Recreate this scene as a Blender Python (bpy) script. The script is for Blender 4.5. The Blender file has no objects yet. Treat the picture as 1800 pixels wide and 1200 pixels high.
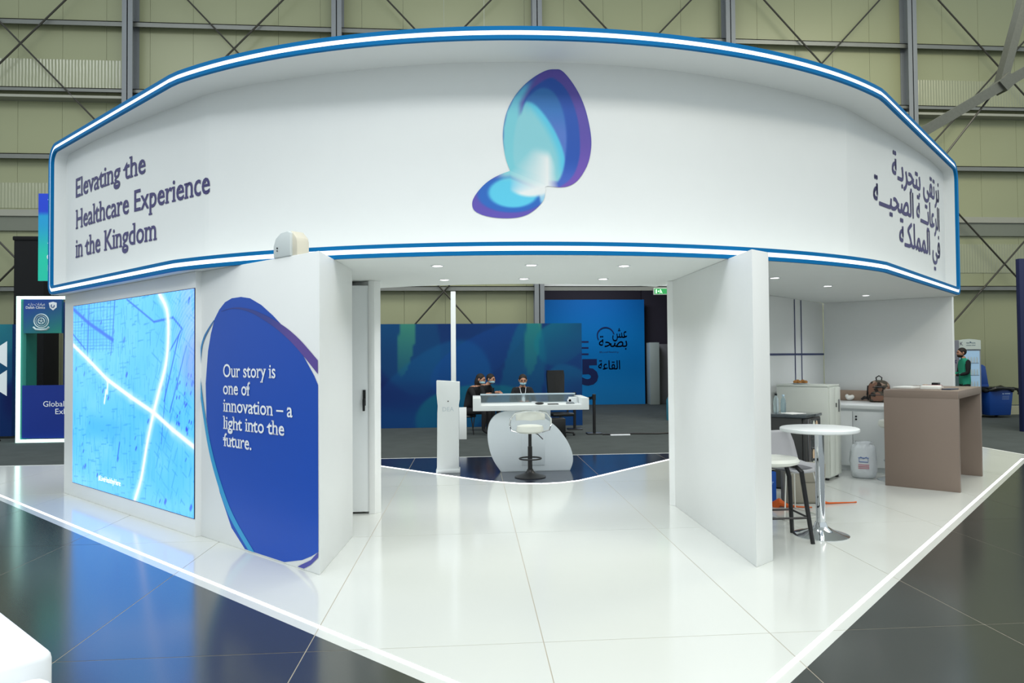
import bpy, bmesh, math, random
import numpy as np
from mathutils import Vector, Matrix
random.seed(7)
PI = math.pi
S2 = math.sqrt(2)
scene = bpy.context.scene
COL = scene.collection

# ------------------------------------------------------------ camera
cam_d = bpy.data.cameras.new('camera')
cam_d.sensor_fit = 'HORIZONTAL'
cam_d.sensor_width = 36.0
cam_d.lens = 1265.7 / 1800 * 36.0
cam_d.shift_x = -31.8 / 1800
cam_d.clip_start = 0.05
cam_d.clip_end = 200
cam = bpy.data.objects.new('camera', cam_d)
COL.objects.link(cam)
R = [(0.99670115, -0.08072359, -0.00839785), (-0.00658443, 0.02270462, -0.99972053), (0.0808917, 0.9964779, 0.0220982)]
M = Matrix(((R[0][0], -R[1][0], -R[2][0]), (R[0][1], -R[1][1], -R[2][1]), (R[0][2], -R[1][2], -R[2][2])))
cam.matrix_world = Matrix.Translation((-0.3651, -3.7851, 1.4901)) @ M.to_4x4()
scene.camera = cam

# ------------------------------------------------------------ world, lights, exposure
world = bpy.data.worlds.new('hall_ambient')
scene.world = world
world.use_nodes = True
wb = world.node_tree.nodes['Background']
wb.inputs[0].default_value = (0.80, 0.90, 0.92, 1)
wb.inputs[1].default_value = 0.84
scene.view_settings.view_transform = 'Standard'
scene.view_settings.look = 'None'
scene.view_settings.gamma = 1
scene.view_settings.exposure = 0.0
scene.view_settings.use_curve_mapping = False


def area(name, loc, rot, size, power, color=(1, 1, 1), sy=None):
    l = bpy.data.lights.new(name, 'AREA')
    l.energy = power
    l.color = color
    l.shape = 'RECTANGLE'
    l.size = size
    l.size_y = sy or size
    o = bpy.data.objects.new(name, l)
    o.location = loc
    o.rotation_euler = rot
    COL.objects.link(o)
    return o


# high-bay lamps under the hall roof
for i, (x, y, pw, c) in enumerate([(-9, -8, 760, (0.94, 0.98, 1)), (0, -9, 640, (1, 1, 0.98)), (9, -8, 800, (1, 0.96, 0.84)),
                                   (-9, 6, 420, (0.95, 0.98, 0.98)), (0, 7, 400, (1, 1, 0.95)), (9.5, 7, 800, (1, 0.96, 0.78)),
                                   (0, -1.0, 330, (1, 1, 1))]):
    area('high_bay_lamp', (x, y, 11.5), (0, 0, 0), 4.5, pw, c)
# lamps of the annex hall behind the opening and of the back room
area('annex_lamp', (3.6, 17.5, 4.6), (0, 0, 0), 2.0, 130, (0.85, 0.93, 1))

# ------------------------------------------------------------ materials


def lin(c):
    return tuple(((v / 255) / 12.92 if v / 255 <= 0.04045 else ((v / 255 + 0.055) / 1.055) ** 2.4) for v in c)


def rgb(r, g, b):
    return lin((r, g, b)) + (1.0,)


def mat(name, col, rough=0.5, metal=0.0, var=0.03, scale=6.0, bump=0.0, bscale=60.0, spec=0.5, alpha=1.0, trans=0.0, ior=1.45, coat=0.0, emit=None, estr=0.0):
    m = bpy.data.materials.new(name)
    m.use_nodes = True
    nt = m.node_tree
    b = nt.nodes['Principled BSDF']
    c = rgb(*col)
    if var > 0:
        n = nt.nodes.new('ShaderNodeTexNoise')
        n.inputs['Scale'].default_value = scale
        n.inputs['Detail'].default_value = 3
        tc = nt.nodes.new('ShaderNodeTexCoord')
        nt.links.new(tc.outputs['Object'], n.inputs['Vector'])
        mx = nt.nodes.new('ShaderNodeMix')
        mx.data_type = 'RGBA'
        mx.inputs[6].default_value = tuple(v * (1 - var) for v in c[:3]) + (1,)
        mx.inputs[7].default_value = tuple(min(1, v * (1 + var)) for v in c[:3]) + (1,)
        nt.links.new(n.outputs[0], mx.inputs[0])
        nt.links.new(mx.outputs[2], b.inputs['Base Color'])
    else:
        b.inputs['Base Color'].default_value = c
    b.inputs['Roughness'].default_value = rough
    b.inputs['Metallic'].default_value = metal
    b.inputs['Specular IOR Level'].default_value = spec
    b.inputs['IOR'].default_value = ior
    b.inputs['Alpha'].default_value = alpha
    b.inputs['Transmission Weight'].default_value = trans
    b.inputs['Coat Weight'].default_value = coat
    if emit:
        b.inputs['Emission Color'].default_value = rgb(*emit)
        b.inputs['Emission Strength'].default_value = estr
    if bump > 0:
        n2 = nt.nodes.new('ShaderNodeTexNoise')
        n2.inputs['Scale'].default_value = bscale
        tc2 = nt.nodes.new('ShaderNodeTexCoord')
        nt.links.new(tc2.outputs['Object'], n2.inputs['Vector'])
        bp = nt.nodes.new('ShaderNodeBump')
        bp.inputs['Strength'].default_value = bump
        bp.inputs['Distance'].default_value = 0.01
        nt.links.new(n2.outputs[0], bp.inputs['Height'])
        nt.links.new(bp.outputs[0], b.inputs['Normal'])
    return m


def mat_print(name, rough=0.4, emit=0.0, spec=0.5):
    """flat print: colours come from the print's own point colours"""
    m = bpy.data.materials.new(name)
    m.use_nodes = True
    nt = m.node_tree
    b = nt.nodes['Principled BSDF']
    a = nt.nodes.new('ShaderNodeAttribute')
    a.attribute_name = 'Col'
    b.inputs['Roughness'].default_value = rough
    b.inputs['Specular IOR Level'].default_value = spec
    if emit > 0:
        b.inputs['Base Color'].default_value = (0.01, 0.01, 0.012, 1)
        v = nt.nodes.new('ShaderNodeVectorMath')
        v.operation = 'MULTIPLY'
        v.inputs[1].default_value = (1.0, 1.08, 1.9)   # the panel's blue diodes outshine the others
        nt.links.new(a.outputs['Color'], v.inputs[0])
        nt.links.new(v.outputs[0], b.inputs['Emission Color'])
        b.inputs['Emission Strength'].default_value = emit
    else:
        nt.links.new(a.outputs['Color'], b.inputs['Base Color'])
    return m


WHITE = mat('white_painted_board', (231, 233, 232), 0.42, var=0.012)
WHITE2 = mat('white_laminate', (228, 232, 233), 0.3, var=0.01)
SOFFIT = mat('white_soffit_board', (226, 230, 228), 0.55, var=0.01)
GLOSSW = mat('white_gloss_floor_board', (203, 206, 202), 0.12, var=0.012, scale=2, spec=0.6)
GLOSSD = mat('dark_grey_gloss_floor_board', (50, 54, 52), 0.17, var=0.08, scale=3, ior=1.9)
NAVYF = mat('navy_gloss_floor_board', (34, 40, 56), 0.14, var=0.06, scale=3, spec=0.8)
GROUT = mat('board_joint', (168, 160, 144), 0.7)
GROUTW = mat('board_joint_white', (150, 150, 145), 0.7)
CARPET = mat('grey_carpet', (74, 79, 79), 0.95, var=0.2, scale=3, bump=0.4, bscale=300, spec=0.1)
BLUE = mat('blue_trim', (0, 108, 168), 0.6, var=0.01, spec=0.15)
LED = mat('white_led_diffuser', (255, 255, 255), 0.5, var=0, emit=(250, 255, 255), estr=1.15)
LEDF = mat('floor_led_diffuser', (255, 255, 255), 0.5, var=0, emit=(248, 250, 255), estr=2.2)
LEDT = mat('teal_led_diffuser', (200, 255, 245), 0.5, var=0, emit=(205, 255, 245), estr=2.2)
LAMP = mat('downlight_lens', (255, 255, 255), 0.5, var=0, emit=(255, 250, 255), estr=5)
NAVYT = mat('navy_lettering', (62, 56, 112), 0.45, var=0.0)
NAVYS = mat('navy_stripe', (38, 52, 100), 0.45, var=0.0)
WTXT = mat('white_lettering', (240, 243, 248), 0.5, var=0)
CHROME = mat('chrome', (225, 228, 232), 0.06, 1.0, var=0)
STEEL = mat('brushed_steel', (150, 152, 155), 0.3, 1.0, var=0.05)
BLACK = mat('black_plastic', (16, 17, 19), 0.4, var=0.1)
BLKM = mat('black_metal', (38, 38, 40), 0.38, 0.3, var=0.1)
DARKAP = mat('dark_grey_appliance', (62, 63, 62), 0.35, var=0.05)
GLASSD = mat('smoked_glass_top', (70, 78, 82), 0.05, var=0, spec=0.8)
GLASS = mat('clear_plastic', (225, 240, 245), 0.08, var=0, trans=0.85, ior=1.3)
CAB = mat('pale_grey_metal_cabinet', (212, 216, 208), 0.4, var=0.02)
CREAM = mat('cream_white_leather', (228, 230, 222), 0.4, var=0.02, bump=0.05)
TAUPE = mat('taupe_laminate', (128, 113, 102), 0.5, var=0.02)
TAN = mat('tan_laminate', (158, 137, 120), 0.5, var=0.02)
SHELL = mat('light_grey_shell', (176, 176, 180), 0.5, var=0.02)
GREYCUSH = mat('grey_fabric', (108, 108, 112), 0.9, var=0.1, bump=0.2)
BLUEBOX = mat('blue_cardboard', (18, 82, 176), 0.5, var=0.03)
BEIGE = mat('beige_canvas', (150, 146, 134), 0.85, var=0.08, bump=0.2)
ORANGE = mat('orange_strap', (205, 92, 30), 0.7, var=0.1)
WALLG = mat('hall_wall_sandwich_panel', (146, 149, 118), 0.34, var=0.03, scale=0.6, spec=0.4)
GIRT = mat('galvanised_girt', (120, 122, 118), 0.45, 0.4, var=0.08)
GIRTL = mat('pale_girt', (150, 150, 138), 0.5, var=0.05)
COLM = mat('grey_steel_column', (124, 128, 132), 0.5, var=0.05)
RODM = mat('dark_steel_rod', (58, 56, 50), 0.5, 0.3, var=0.1)
DUCT = mat('galvanised_channel', (96, 98, 92), 0.4, 0.6, var=0.15, scale=20)
BINB = mat('blue_bin_plastic', (22, 70, 150), 0.45, var=0.06)
BAG = mat('black_bin_bag', (24, 26, 24), 0.35, var=0.2, bump=0.6, bscale=25)
SKIN = mat('skin', (176, 128, 104), 0.6, var=0.04)
HAIR = mat('dark_hair', (30, 22, 18), 0.7, var=0.2)
BCLOTH = mat('black_cloth', (20, 20, 24), 0.85, var=0.2, bump=0.2)
TEAL = mat('green_teal_vest', (30, 140, 112), 0.8, var=0.08, bump=0.2)
MASK = mat('pale_blue_mask', (165, 205, 220), 0.7, var=0.03)
SOFA = mat('white_leatherette', (226, 230, 234), 0.45, var=0.01, bump=0.03, bscale=12)
PASTRY = mat('golden_pastry', (176, 122, 62), 0.7, var=0.35, scale=40, bump=0.3)
DARKNV = mat('dark_navy_panel', (12, 22, 66), 0.5, var=0.1)
BLKDR = mat('black_drape', (12, 13, 16), 0.95, var=0.25, scale=3)
RED = mat('dark_red_cover', (130, 40, 60), 0.6)
PAPER = mat('paper', (236, 236, 232), 0.7, var=0.01)

# corrugated glossy strip of the hall wall
RIB = mat('ribbed_translucent_strip', (146, 149, 120), 0.24, var=0.03, spec=0.9)
_nt = RIB.node_tree
_w = _nt.nodes.new('ShaderNodeTexWave')
_w.inputs['Scale'].default_value = 4.2
_w.inputs['Distortion'].default_value = 0.6
_w.inputs['Detail'].default_value = 1.0
_tc = _nt.nodes.new('ShaderNodeTexCoord')
_nt.links.new(_tc.outputs['Object'], _w.inputs['Vector'])
_b = _nt.nodes.new('ShaderNodeBump')
_b.inputs['Distance'].default_value = 0.05
_b.inputs['Strength'].default_value = 0.3
_nt.links.new(_w.outputs[1], _b.inputs['Height'])
_nt.links.new(_b.outputs[0], _nt.nodes['Principled BSDF'].inputs['Normal'])

# camouflage backpack cloth
CAMO = mat('camouflage_cloth', (92, 72, 58), 0.85, var=0)
_nt = CAMO.node_tree
_n = _nt.nodes.new('ShaderNodeTexVoronoi')
_n.inputs['Scale'].default_value = 22
_r = _nt.nodes.new('ShaderNodeValToRGB')
_r.color_ramp.interpolation = 'CONSTANT'
_e = _r.color_ramp.elements
_e[0].color = rgb(40, 34, 30)
_e[1].position = 0.35
_e[1].color = rgb(120, 88, 72)
_q = _e.new(0.6)
_q.color = rgb(74, 70, 60)
_q = _e.new(0.8)
_q.color = rgb(150, 128, 112)
_tc = _nt.nodes.new('ShaderNodeTexCoord')
_nt.links.new(_tc.outputs['Object'], _n.inputs['Vector'])
_nt.links.new(_n.outputs['Color'], _r.inputs[0])
_nt.links.new(_r.outputs[0], _nt.nodes['Principled BSDF'].inputs['Base Color'])

# ------------------------------------------------------------ mesh helpers


class MB:
    def __init__(s):
        s.v = []
        s.f = []

    def add(s, vs, fs):
        n = len(s.v)
        s.v += [tuple(v) for v in vs]
        s.f += [tuple(i + n for i in f) for f in fs]
        return s

    def box(s, x0, x1, y0, y1, z0, z1):
        return s.prism([(x0, y0), (x1, y0), (x1, y1), (x0, y1)], z0, z1)

    def prism(s, poly, z0, z1):
        a = sum(poly[i][0] * poly[(i + 1) % len(poly)][1] - poly[(i + 1) % len(poly)][0] * poly[i][1] for i in range(len(poly)))
        if a < 0:
            poly = poly[::-1]
        n = len(poly)
        vs = [(p[0], p[1], z0) for p in poly] + [(p[0], p[1], z1) for p in poly]
        fs = [tuple(range(n))[::-1], tuple(range(n, 2 * n))] + [(i, (i + 1) % n, (i + 1) % n + n, i + n) for i in range(n)]
        return s.add(vs, fs)

    def slab(s, poly, y0, y1):
        """prism of an (x,z) outline extruded along y"""
        a = sum(poly[i][0] * poly[(i + 1) % len(poly)][1] - poly[(i + 1) % len(poly)][0] * poly[i][1] for i in range(len(poly)))
        if a < 0:
            poly = poly[::-1]
        n = len(poly)
        vs = [(p[0], y0, p[1]) for p in poly] + [(p[0], y1, p[1]) for p in poly]
        fs = [tuple(range(n)), tuple(range(n, 2 * n))[::-1]] + [(i, i + n, (i + 1) % n + n, (i + 1) % n) for i in range(n)]
        return s.add(vs, fs)

    def tube(s, pts, r, n=8, cap=True):
        pts = [Vector(p) for p in pts]
        rs = r if isinstance(r, (list, tuple)) else [r] * len(pts)
        base = len(s.v)
        up = None
        for i, p in enumerate(pts):
            t = (pts[min(i + 1, len(pts) - 1)] - pts[max(i - 1, 0)]).normalized()
            if up is None:
                up = Vector((0, 0, 1)) if abs(t.z) < 0.9 else Vector((1, 0, 0))
            a = t.cross(up)
            if a.length < 1e-4:
                a = t.cross(Vector((1, 0, 0)))
            a.normalize()
            b = a.cross(t).normalized()
            up = b
            for k in range(n):
                an = 2 * PI * k / n
                s.v.append(tuple(p + (a * math.cos(an) + b * math.sin(an)) * rs[i]))
        for i in range(len(pts) - 1):
            for k in range(n):
                s.f.append((base + i * n + k, base + i * n + (k + 1) % n, base + (i + 1) * n + (k + 1) % n, base + (i + 1) * n + k))
        if cap:
            s.f.append(tuple(base + k for k in range(n))[::-1])
            s.f.append(tuple(base + (len(pts) - 1) * n + k for k in range(n)))
        return s

    def lathe(s, prof, c=(0, 0, 0), n=32, sx=1, sy=1):
        base = len(s.v)
        for r, z in prof:
            for k in range(n):
                a = 2 * PI * k / n
                s.v.append((c[0] + r * math.cos(a) * sx, c[1] + r * math.sin(a) * sy, c[2] + z))
        for i in range(len(prof) - 1):
            for k in range(n):
                s.f.append((base + i * n + k, base + i * n + (k + 1) % n, base + (i + 1) * n + (k + 1) % n, base + (i + 1) * n + k))
        s.f.append(tuple(base + k for k in range(n))[::-1])
        s.f.append(tuple(base + (len(prof) - 1) * n + k for k in range(n)))
        return s

    def ell(s, c, r, n=16, m=10):
        prof = [(max(1e-4, math.sin(PI * i / m)), -math.cos(PI * i / m)) for i in range(m + 1)]
        base = len(s.v)
        s.lathe(prof, n=n)
        for i in range(base, len(s.v)):
            v = s.v[i]
            s.v[i] = (c[0] + v[0] * r[0], c[1] + v[1] * r[1], c[2] + v[2] * r[2])
        return s

    def build(s, name, m, parent=None, bevel=0.0, smooth=None, kind=None, seg=2):
        me = bpy.data.meshes.new(name)
        me.from_pydata(s.v, [], s.f)
        me.update()
        bm = bmesh.new()
        bm.from_mesh(me)
        bmesh.ops.recalc_face_normals(bm, faces=bm.faces)
        if bevel > 0:
            es = [e for e in bm.edges if len(e.link_faces) == 2 and e.calc_face_angle(0) > 0.5]
            bmesh.ops.bevel(bm, geom=es, offset=bevel, segments=seg, affect='EDGES', profile=0.5, clamp_overlap=True)
        if smooth is None:
            smooth = 0.6
        for f in bm.faces:
            f.smooth = True
        for e in bm.edges:
            e.smooth = not (len(e.link_faces) == 2 and e.calc_face_angle(0) > smooth)
        bm.to_mesh(me)
        bm.free()
        for mm in (m if isinstance(m, (list, tuple)) else [m]):
            me.materials.append(mm)
        o = bpy.data.objects.new(name, me)
        COL.objects.link(o)
        if parent is not None:
            o.parent = parent
        if kind:
            o['kind'] = kind
        return o


def tag(o, label=None, cat=None, group=None, kind=None):
    if label:
        o['label'] = label
    if cat:
        o['category'] = cat
    if group:
        o['group'] = group
    if kind:
        o['kind'] = kind
    return o


def empty(name, loc=(0, 0, 0), rz=0, label=None, cat=None, group=None, kind=None):
    o = bpy.data.objects.new(name, None)
    COL.objects.link(o)
    o.location = loc
    o.rotation_euler = (0, 0, rz)
    return tag(o, label, cat, group, kind)


def copy_tree(o, parent=None):
    c = o.copy()
    COL.objects.link(c)
    if parent is not None:
        c.parent = parent
    for ch in list(o.children):
        copy_tree(ch, c)
    return c


def rawmesh(name, vs, fs, m, parent=None, cols=None, smooth=False):
    me = bpy.data.meshes.new(name)
    me.from_pydata([tuple(v) for v in vs], [], [tuple(f) for f in fs])
    me.update()
    if cols is not None:
        at = me.color_attributes.new('Col', 'FLOAT_COLOR', 'POINT')
        a = np.ones((len(vs), 4), dtype=np.float32)
        c = np.clip(np.asarray(cols, dtype=np.float32) / 255.0, 0, 1)
        a[:, :3] = np.where(c <= 0.04045, c / 12.92, ((c + 0.055) / 1.055) ** 2.4)
        at.data.foreach_set('color', a.ravel())
    me.materials.append(m)
    if smooth:
        for p in me.polygons:
            p.use_smooth = True
    o = bpy.data.objects.new(name, me)
    COL.objects.link(o)
    if parent is not None:
        o.parent = parent
    return o


# ------------------------------------------------------------ lettering
AR = {'ا': (0xFE8D, 2), 'ب': (0xFE8F, 4), 'ة': (0xFE93, 2), 'ت': (0xFE95, 4), 'ج': (0xFE9D, 4), 'ح': (0xFEA1, 4), 'د': (0xFEA9, 2),
      'ر': (0xFEAD, 2), 'ش': (0xFEB5, 4), 'ص': (0xFEB9, 4), 'ع': (0xFEC9, 4), 'ف': (0xFED1, 4), 'ق': (0xFED5, 4), 'ك': (0xFED9, 4),
      'ل': (0xFEDD, 4), 'م': (0xFEE1, 4), 'ن': (0xFEE5, 4), 'ي': (0xFEF1, 4), 'ه': (0xFEE9, 4)}


def shape_ar(s):
    out = []
    for i, ch in enumerate(s):
        if ch not in AR:
            out.append(ch)
            continue
        b, n = AR[ch]
        p = s[i - 1] if i else ' '
        x = s[i + 1] if i + 1 < len(s) else ' '
        j = p == 'ـ' or (p in AR and AR[p][1] == 4)
        k = n == 4 and (x in AR or x == 'ـ')
        out.append(chr(b + (3 if j and k else 2 if k else 1 if j else 0)))
    return ''.join(reversed(out))


_gc = {}


def raw_text(s, off=0.0, res=3):
    key = (s, off, res)
    if key in _gc:
        return _gc[key]
    c = bpy.data.curves.new('tmp_text', 'FONT')
    c.body = s
    c.resolution_u = res
    c.offset = off
    o = bpy.data.objects.new('tmp_text', c)
    COL.objects.link(o)
    bpy.context.view_layer.update()
    dg = bpy.context.evaluated_depsgraph_get()
    me = o.evaluated_get(dg).to_mesh()
    vs = [tuple(v.co) for v in me.vertices]
    fs = [tuple(p.vertices) for p in me.polygons]
    o.evaluated_get(dg).to_mesh_clear()
    bpy.data.objects.remove(o)
    bpy.data.curves.remove(c)
    _gc[key] = (vs, fs)
    return _gc[key]


def text_geo(s, slab=False, off=0.0, arabic=False):
    """flat letters in font units: list of verts (x,y) and faces"""
    if not arabic:
        vs, fs = raw_text(s, off)
        vs = [(v[0], v[1]) for v in vs]
        fs = list(fs)
        if slab:
            cnt = {}
            for f in fs:
                for i in range(len(f)):
                    a, b = f[i], f[(i + 1) % len(f)]
                    cnt[(min(a, b), max(a, b))] = cnt.get((min(a, b), max(a, b)), 0) + 1
            H = 0.062
            for (a, b), n in cnt.items():
                if n != 1:
                    continue
                (xa, ya), (xb, yb) = vs[a], vs[b]
                w = abs(xa - xb)
                if abs(ya - yb) < 0.012 and 0.05 < w < 0.135:
                    x0, x1 = min(xa, xb), max(xa, xb)
                    y = (ya + yb) / 2
                    if abs(y) < 0.03:
                        r = (x0 - 0.05, x1 + 0.05, y, y + H)
                    elif y < -0.12:
                        r = (x0 - 0.05, x1 + 0.05, y, y + H)
                    elif y > 0.3:
                        r = (x0 - 0.065, x1, y - H, y)
                    else:
                        continue
                    k = len(vs)
                    vs += [(r[0], r[2]), (r[1], r[2]), (r[1], r[3]), (r[0], r[3])]
                    fs.append((k, k + 1, k + 2, k + 3))
        return vs, fs
    V, F = [], []
    x = 0.0
    barw = max(v[0] for v in raw_text('I')[0])
    for ch in shape_ar(s):
        if ch == ' ':
            x += 0.26
            continue
        vs, fs = raw_text(ch)
        adv = max(v[0] for v in raw_text(ch + 'I')[0]) - barw
        for dx, dy in ((0, 0), (off, off * 0.6), (-off, off * 0.6), (off, -off * 0.6), (-off, -off * 0.6)) if off else ((0, 0),):
            k = len(V)
            V += [(v[0] + x + dx, v[1] + dy) for v in vs]
            F += [tuple(i + k for i in f) for f in fs]
        x += adv
    return V, F


def put_text(name, s, mapf, size, m, parent, slab=False, off=0.0, arabic=False, xs=1.0, width=None, align='L'):
    """mapf(u,v) -> local 3D point; every word is an object of its own"""
    vs, fs = text_geo(s, slab, off, arabic)
    if ' ' in s:
        x0, x1 = min(v[0] for v in vs), max(v[0] for v in vs)
        xs = width / ((x1 - x0) * size) if width else xs
        sh = x0 if align == 'L' else x1 if align == 'R' else (x0 + x1) / 2
        words = s.split(' ')
        if arabic:
            words = words[::-1]
        # widest gaps between glyph runs part the words
        iv = sorted((min(vs[i][0] for i in f), max(vs[i][0] for i in f)) for f in fs)
        runs = [list(iv[0])]
        for a, b in iv[1:]:
            if a > runs[-1][1] + 1e-4:
                runs.append([a, b])
            else:
                runs[-1][1] = max(runs[-1][1], b)
        gaps = sorted(((runs[i + 1][0] - runs[i][1], (runs[i + 1][0] + runs[i][1]) / 2) for i in range(len(runs) - 1)), reverse=True)[:len(words) - 1]
        cuts = [-1e9] + sorted(g[1] for g in gaps) + [1e9]
        out = None
        for k in range(len(cuts) - 1):
            ff = [f for f in fs if cuts[k] < vs[f[0]][0] < cuts[k + 1]]
            used = sorted({i for f in ff for i in f})
            mp = {i: j for j, i in enumerate(used)}
            out = rawmesh(name, [mapf((vs[i][0] - sh) * size * xs, vs[i][1] * size) for i in used], [tuple(mp[i] for i in f) for f in ff], m, parent)
        return out
    x0 = min(v[0] for v in vs)
    x1 = max(v[0] for v in vs)
    if width:
        xs = width / ((x1 - x0) * size)
    sh = x0 if align == 'L' else x1 if align == 'R' else (x0 + x1) / 2
    pts = [mapf((v[0] - sh) * size * xs, v[1] * size) for v in vs]
    return rawmesh(name, pts, fs, m, parent)


# ------------------------------------------------------------ floor boards
W, D = 1.22, 2.3732
X0, X1 = -10 * W, 7.72
YB = 3 * D
YF = -3 * D


def clip(poly, a, b, c):
    """keep a*x+b*y<=c"""
    out = []
    for i in range(len(poly)):
        p, q = poly[i], poly[(i + 1) % len(poly)]
        dp, dq = a * p[0] + b * p[1] - c, a * q[0] + b * q[1] - c
        if dp <= 0:
            out.append(p)
        if dp * dq < 0:
            t = dp / (dp - dq)
            out.append((p[0] + (q[0] - p[0]) * t, p[1] + (q[1] - p[1]) * t))
    return out


def parea(p):
    return abs(sum(p[i][0] * p[(i + 1) % len(p)][1] - p[(i + 1) % len(p)][0] * p[i][1] for i in range(len(p)))) / 2 if len(p) > 2 else 0


# half planes of the white diamond-corner stand floor and of the dark wedge behind the curved light line
white_h = [(-1, -1, 1.0), (1, -1, 1.65)]
cc = (0.45, 5.35)
wedge_h = [(-1, -1, -4.77), (1, -1, -3.98)]
for an in (-68, -79, -90, -101, -112):
    a = math.radians(an)
    nx, ny = math.cos(a), math.sin(a)
    wedge_h.append((nx, ny, nx * cc[0] + ny * cc[1] + 0.64))
wedge_h = [(h[0] / math.hypot(h[0], h[1]), h[1] / math.hypot(h[0], h[1]), h[2] / math.hypot(h[0], h[1])) for h in wedge_h]

floor_w = empty('floor', (0, 0, 0), kind='structure', label='glossy white boarded floor of the stand with a pointed front corner')
floor_d = empty('floor', (0, 0, 0), kind='structure', label='glossy dark grey boarded floor around the white stand')
T = 0.018
sub = MB()
sub.prism([(X0, YF), (X1, YF), (X1, YB), (X0, YB)], -0.10, -0.0015)
sub.build('floor_base', GROUT, floor_d)
# white stand reaches the left edge, wide of the light strip
for ci in range(-10, 7):
    for rj in range(-3, 3):
        g = 0.0026
        cell = [(ci * W + g, rj * D + g), (min((ci + 1) * W, X1) - g, rj * D + g), (min((ci + 1) * W, X1) - g, (rj + 1) * D - g), (ci * W + g, (rj + 1) * D - g)]
        if cell[0][0] >= X1:
            continue
        w = cell
        for h in white_h:
            w = clip(w, *h) if w else w
        # dark pieces: sequential complement
        darks, rest = [], cell
        for h in white_h:
            d = clip(rest, -h[0], -h[1], -h[2])
            if parea(d) > 1e-4:
                darks.append(d)
            rest = clip(rest, *h)
        wed = w
        whites, rest = [], w
        for h in wedge_h:
            if len(rest) < 3:
                break
            p = clip(rest, -h[0], -h[1], -h[2])
            if parea(p) > 1e-4:
                whites.append(p)
            rest = clip(rest, *h)
        if darks:
            b = MB()
            for p in darks:
                b.prism(p, -0.020, 0)
            b.build('floor_board', GLOSSD, floor_d)
        if whites and parea(w) > 1e-4:
            b = MB()
            for p in whites:
                b.prism(p, -0.020, 0)
            b.build('floor_board', GLOSSW, floor_w)
        if len(rest) > 2 and parea(rest) > 1e-3:
            b = MB()
            b.prism(rest, -0.020, 0)
            b.build('floor_board', NAVYF, floor_d)

tr = MB()
tr.box(X0, X1, YB, YB + 0.03, -0.1, 0.001)
tr.box(X1, X1 + 0.03, YF, YB + 0.03, -0.1, 0.001)
tr.build('trim_1', WHITE, kind='structure')['label'] = 'white edging of the raised floor'
MB().box(-22, 26, -10, 26, -0.25, -0.101).build('floor', CARPET, kind='structure')['label'] = 'grey carpet of the hall floor'


def strip(name, pts, w, z0, z1, m, label, closed=False):
    n = len(pts)
    L, Rr = [], []
    for i, p in enumerate(pts):
        a = Vector(pts[max(0, i - 1)])
        b = Vector(pts[min(n - 1, i + 1)])
        t = (b - a).normalized()
        nn = Vector((-t.y, t.x)) * w / 2
        L.append((p[0] + nn.x, p[1] + nn.y))
        Rr.append((p[0] - nn.x, p[1] - nn.y))
    vs = [(x, y, z0) for x, y in L] + [(x, y, z0) for x, y in Rr] + [(x, y, z1) for x, y in L] + [(x, y, z1) for x, y in Rr]
    fs = []
    for i in range(n - 1):
        fs += [(2 * n + i, 2 * n + i + 1, 3 * n + i + 1, 3 * n + i), (i, n + i, n + i + 1, i + 1),
               (i, i + 1, 2 * n + i + 1, 2 * n + i), (n + i, 3 * n + i, 3 * n + i + 1, n + i + 1)]
    fs += [(0, 2 * n, 3 * n, n), (n - 1, 2 * n - 1, 4 * n - 1, 3 * n - 1)]
    b = MB()
    b.add(vs, fs)
    o = b.build(name, m)
    return tag(o, label, 'light strip')


ax = (0.335, -1.215)
strip('led_strip', [(-7.99, 7.11), (-4, 3.12), ax], 0.026, 0.0, 0.0025, LEDF, 'white glowing light line along the left front edge of the white floor')
strip('led_strip', [(7.40, 5.85), (4, 2.45), (ax[0] + 0.02, ax[1] + 0.02)], 0.026, 0.0, 0.0025, LEDF, 'white glowing light line along the right front edge of the white floor')
cv = [(-2.35, 7.1), (-1.75, 6.5), (-0.9, 5.66), (-0.25, 5.03), (-0.02, 4.87), (0.2, 4.755), (0.45, 4.71), (0.7, 4.755), (0.92, 4.87), (1.15, 5.1), (1.9, 5.88), (3.1, 7.1)]
strip('led_strip', cv, 0.035, 0.0, 0.003, LEDF, 'curved glowing light line between white floor and dark floor behind the entrance')

# ------------------------------------------------------------ stand walls
ZB = 2.246
OR = (-1.42, 1.32)


def wall(name, poly, label, z1=ZB, m=WHITE, z0=0.0, bevel=0.004):
    b = MB()
    b.prism(poly, z0, z1)
    o = b.build(name, m, bevel=bevel)
    o['kind'] = 'structure'
    o['label'] = label
    return o


wall('wall_left', [(-4.985, 4.815), (-2.70, 2.53), (-2.55, 2.68), (-4.835, 4.965)], 'white wall around the big screen')
wall('wall_front_left', [(-1.42, 1.32), (-2.71, 2.61), (-2.53, 2.79), (-1.37, 2.40)], 'white wall block carrying the dark blue printed shape')
wall('wall_back_left', [(-1.32, 3.27), (-1.25, 3.34), (-3.98, 6.07), (-4.985, 4.815), (-4.885, 4.815), (-4.05, 5.86), (-3.93, 5.88)], 'white room walls behind the screen wall')
wall('wall_front_right', [(1.623, 1.171), (1.808, 1.322), (1.83, 3.24), (1.645, 3.279)], 'white entrance wall slab right of the opening')
wall('wall_right', [(1.66, 3.26), (1.60, 3.33), (4.70, 6.43), (4.76, 6.36)], 'white wall with navy stripes behind the pantry')
wall('wall_right_end', [(4.765, 6.355), (4.85, 6.44), (6.02, 5.28), (5.94, 5.20)], 'white end wall of the pantry')
dr = MB()
dr.box(-2.15, -1.36, 3.28, 3.33, 0.02, 2.20)
door = dr.build('door_1', WHITE2, bevel=0.004)
door['kind'] = 'structure'
door['label'] = 'white flush door in the passage beside the entrance'
dh = MB()
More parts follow.
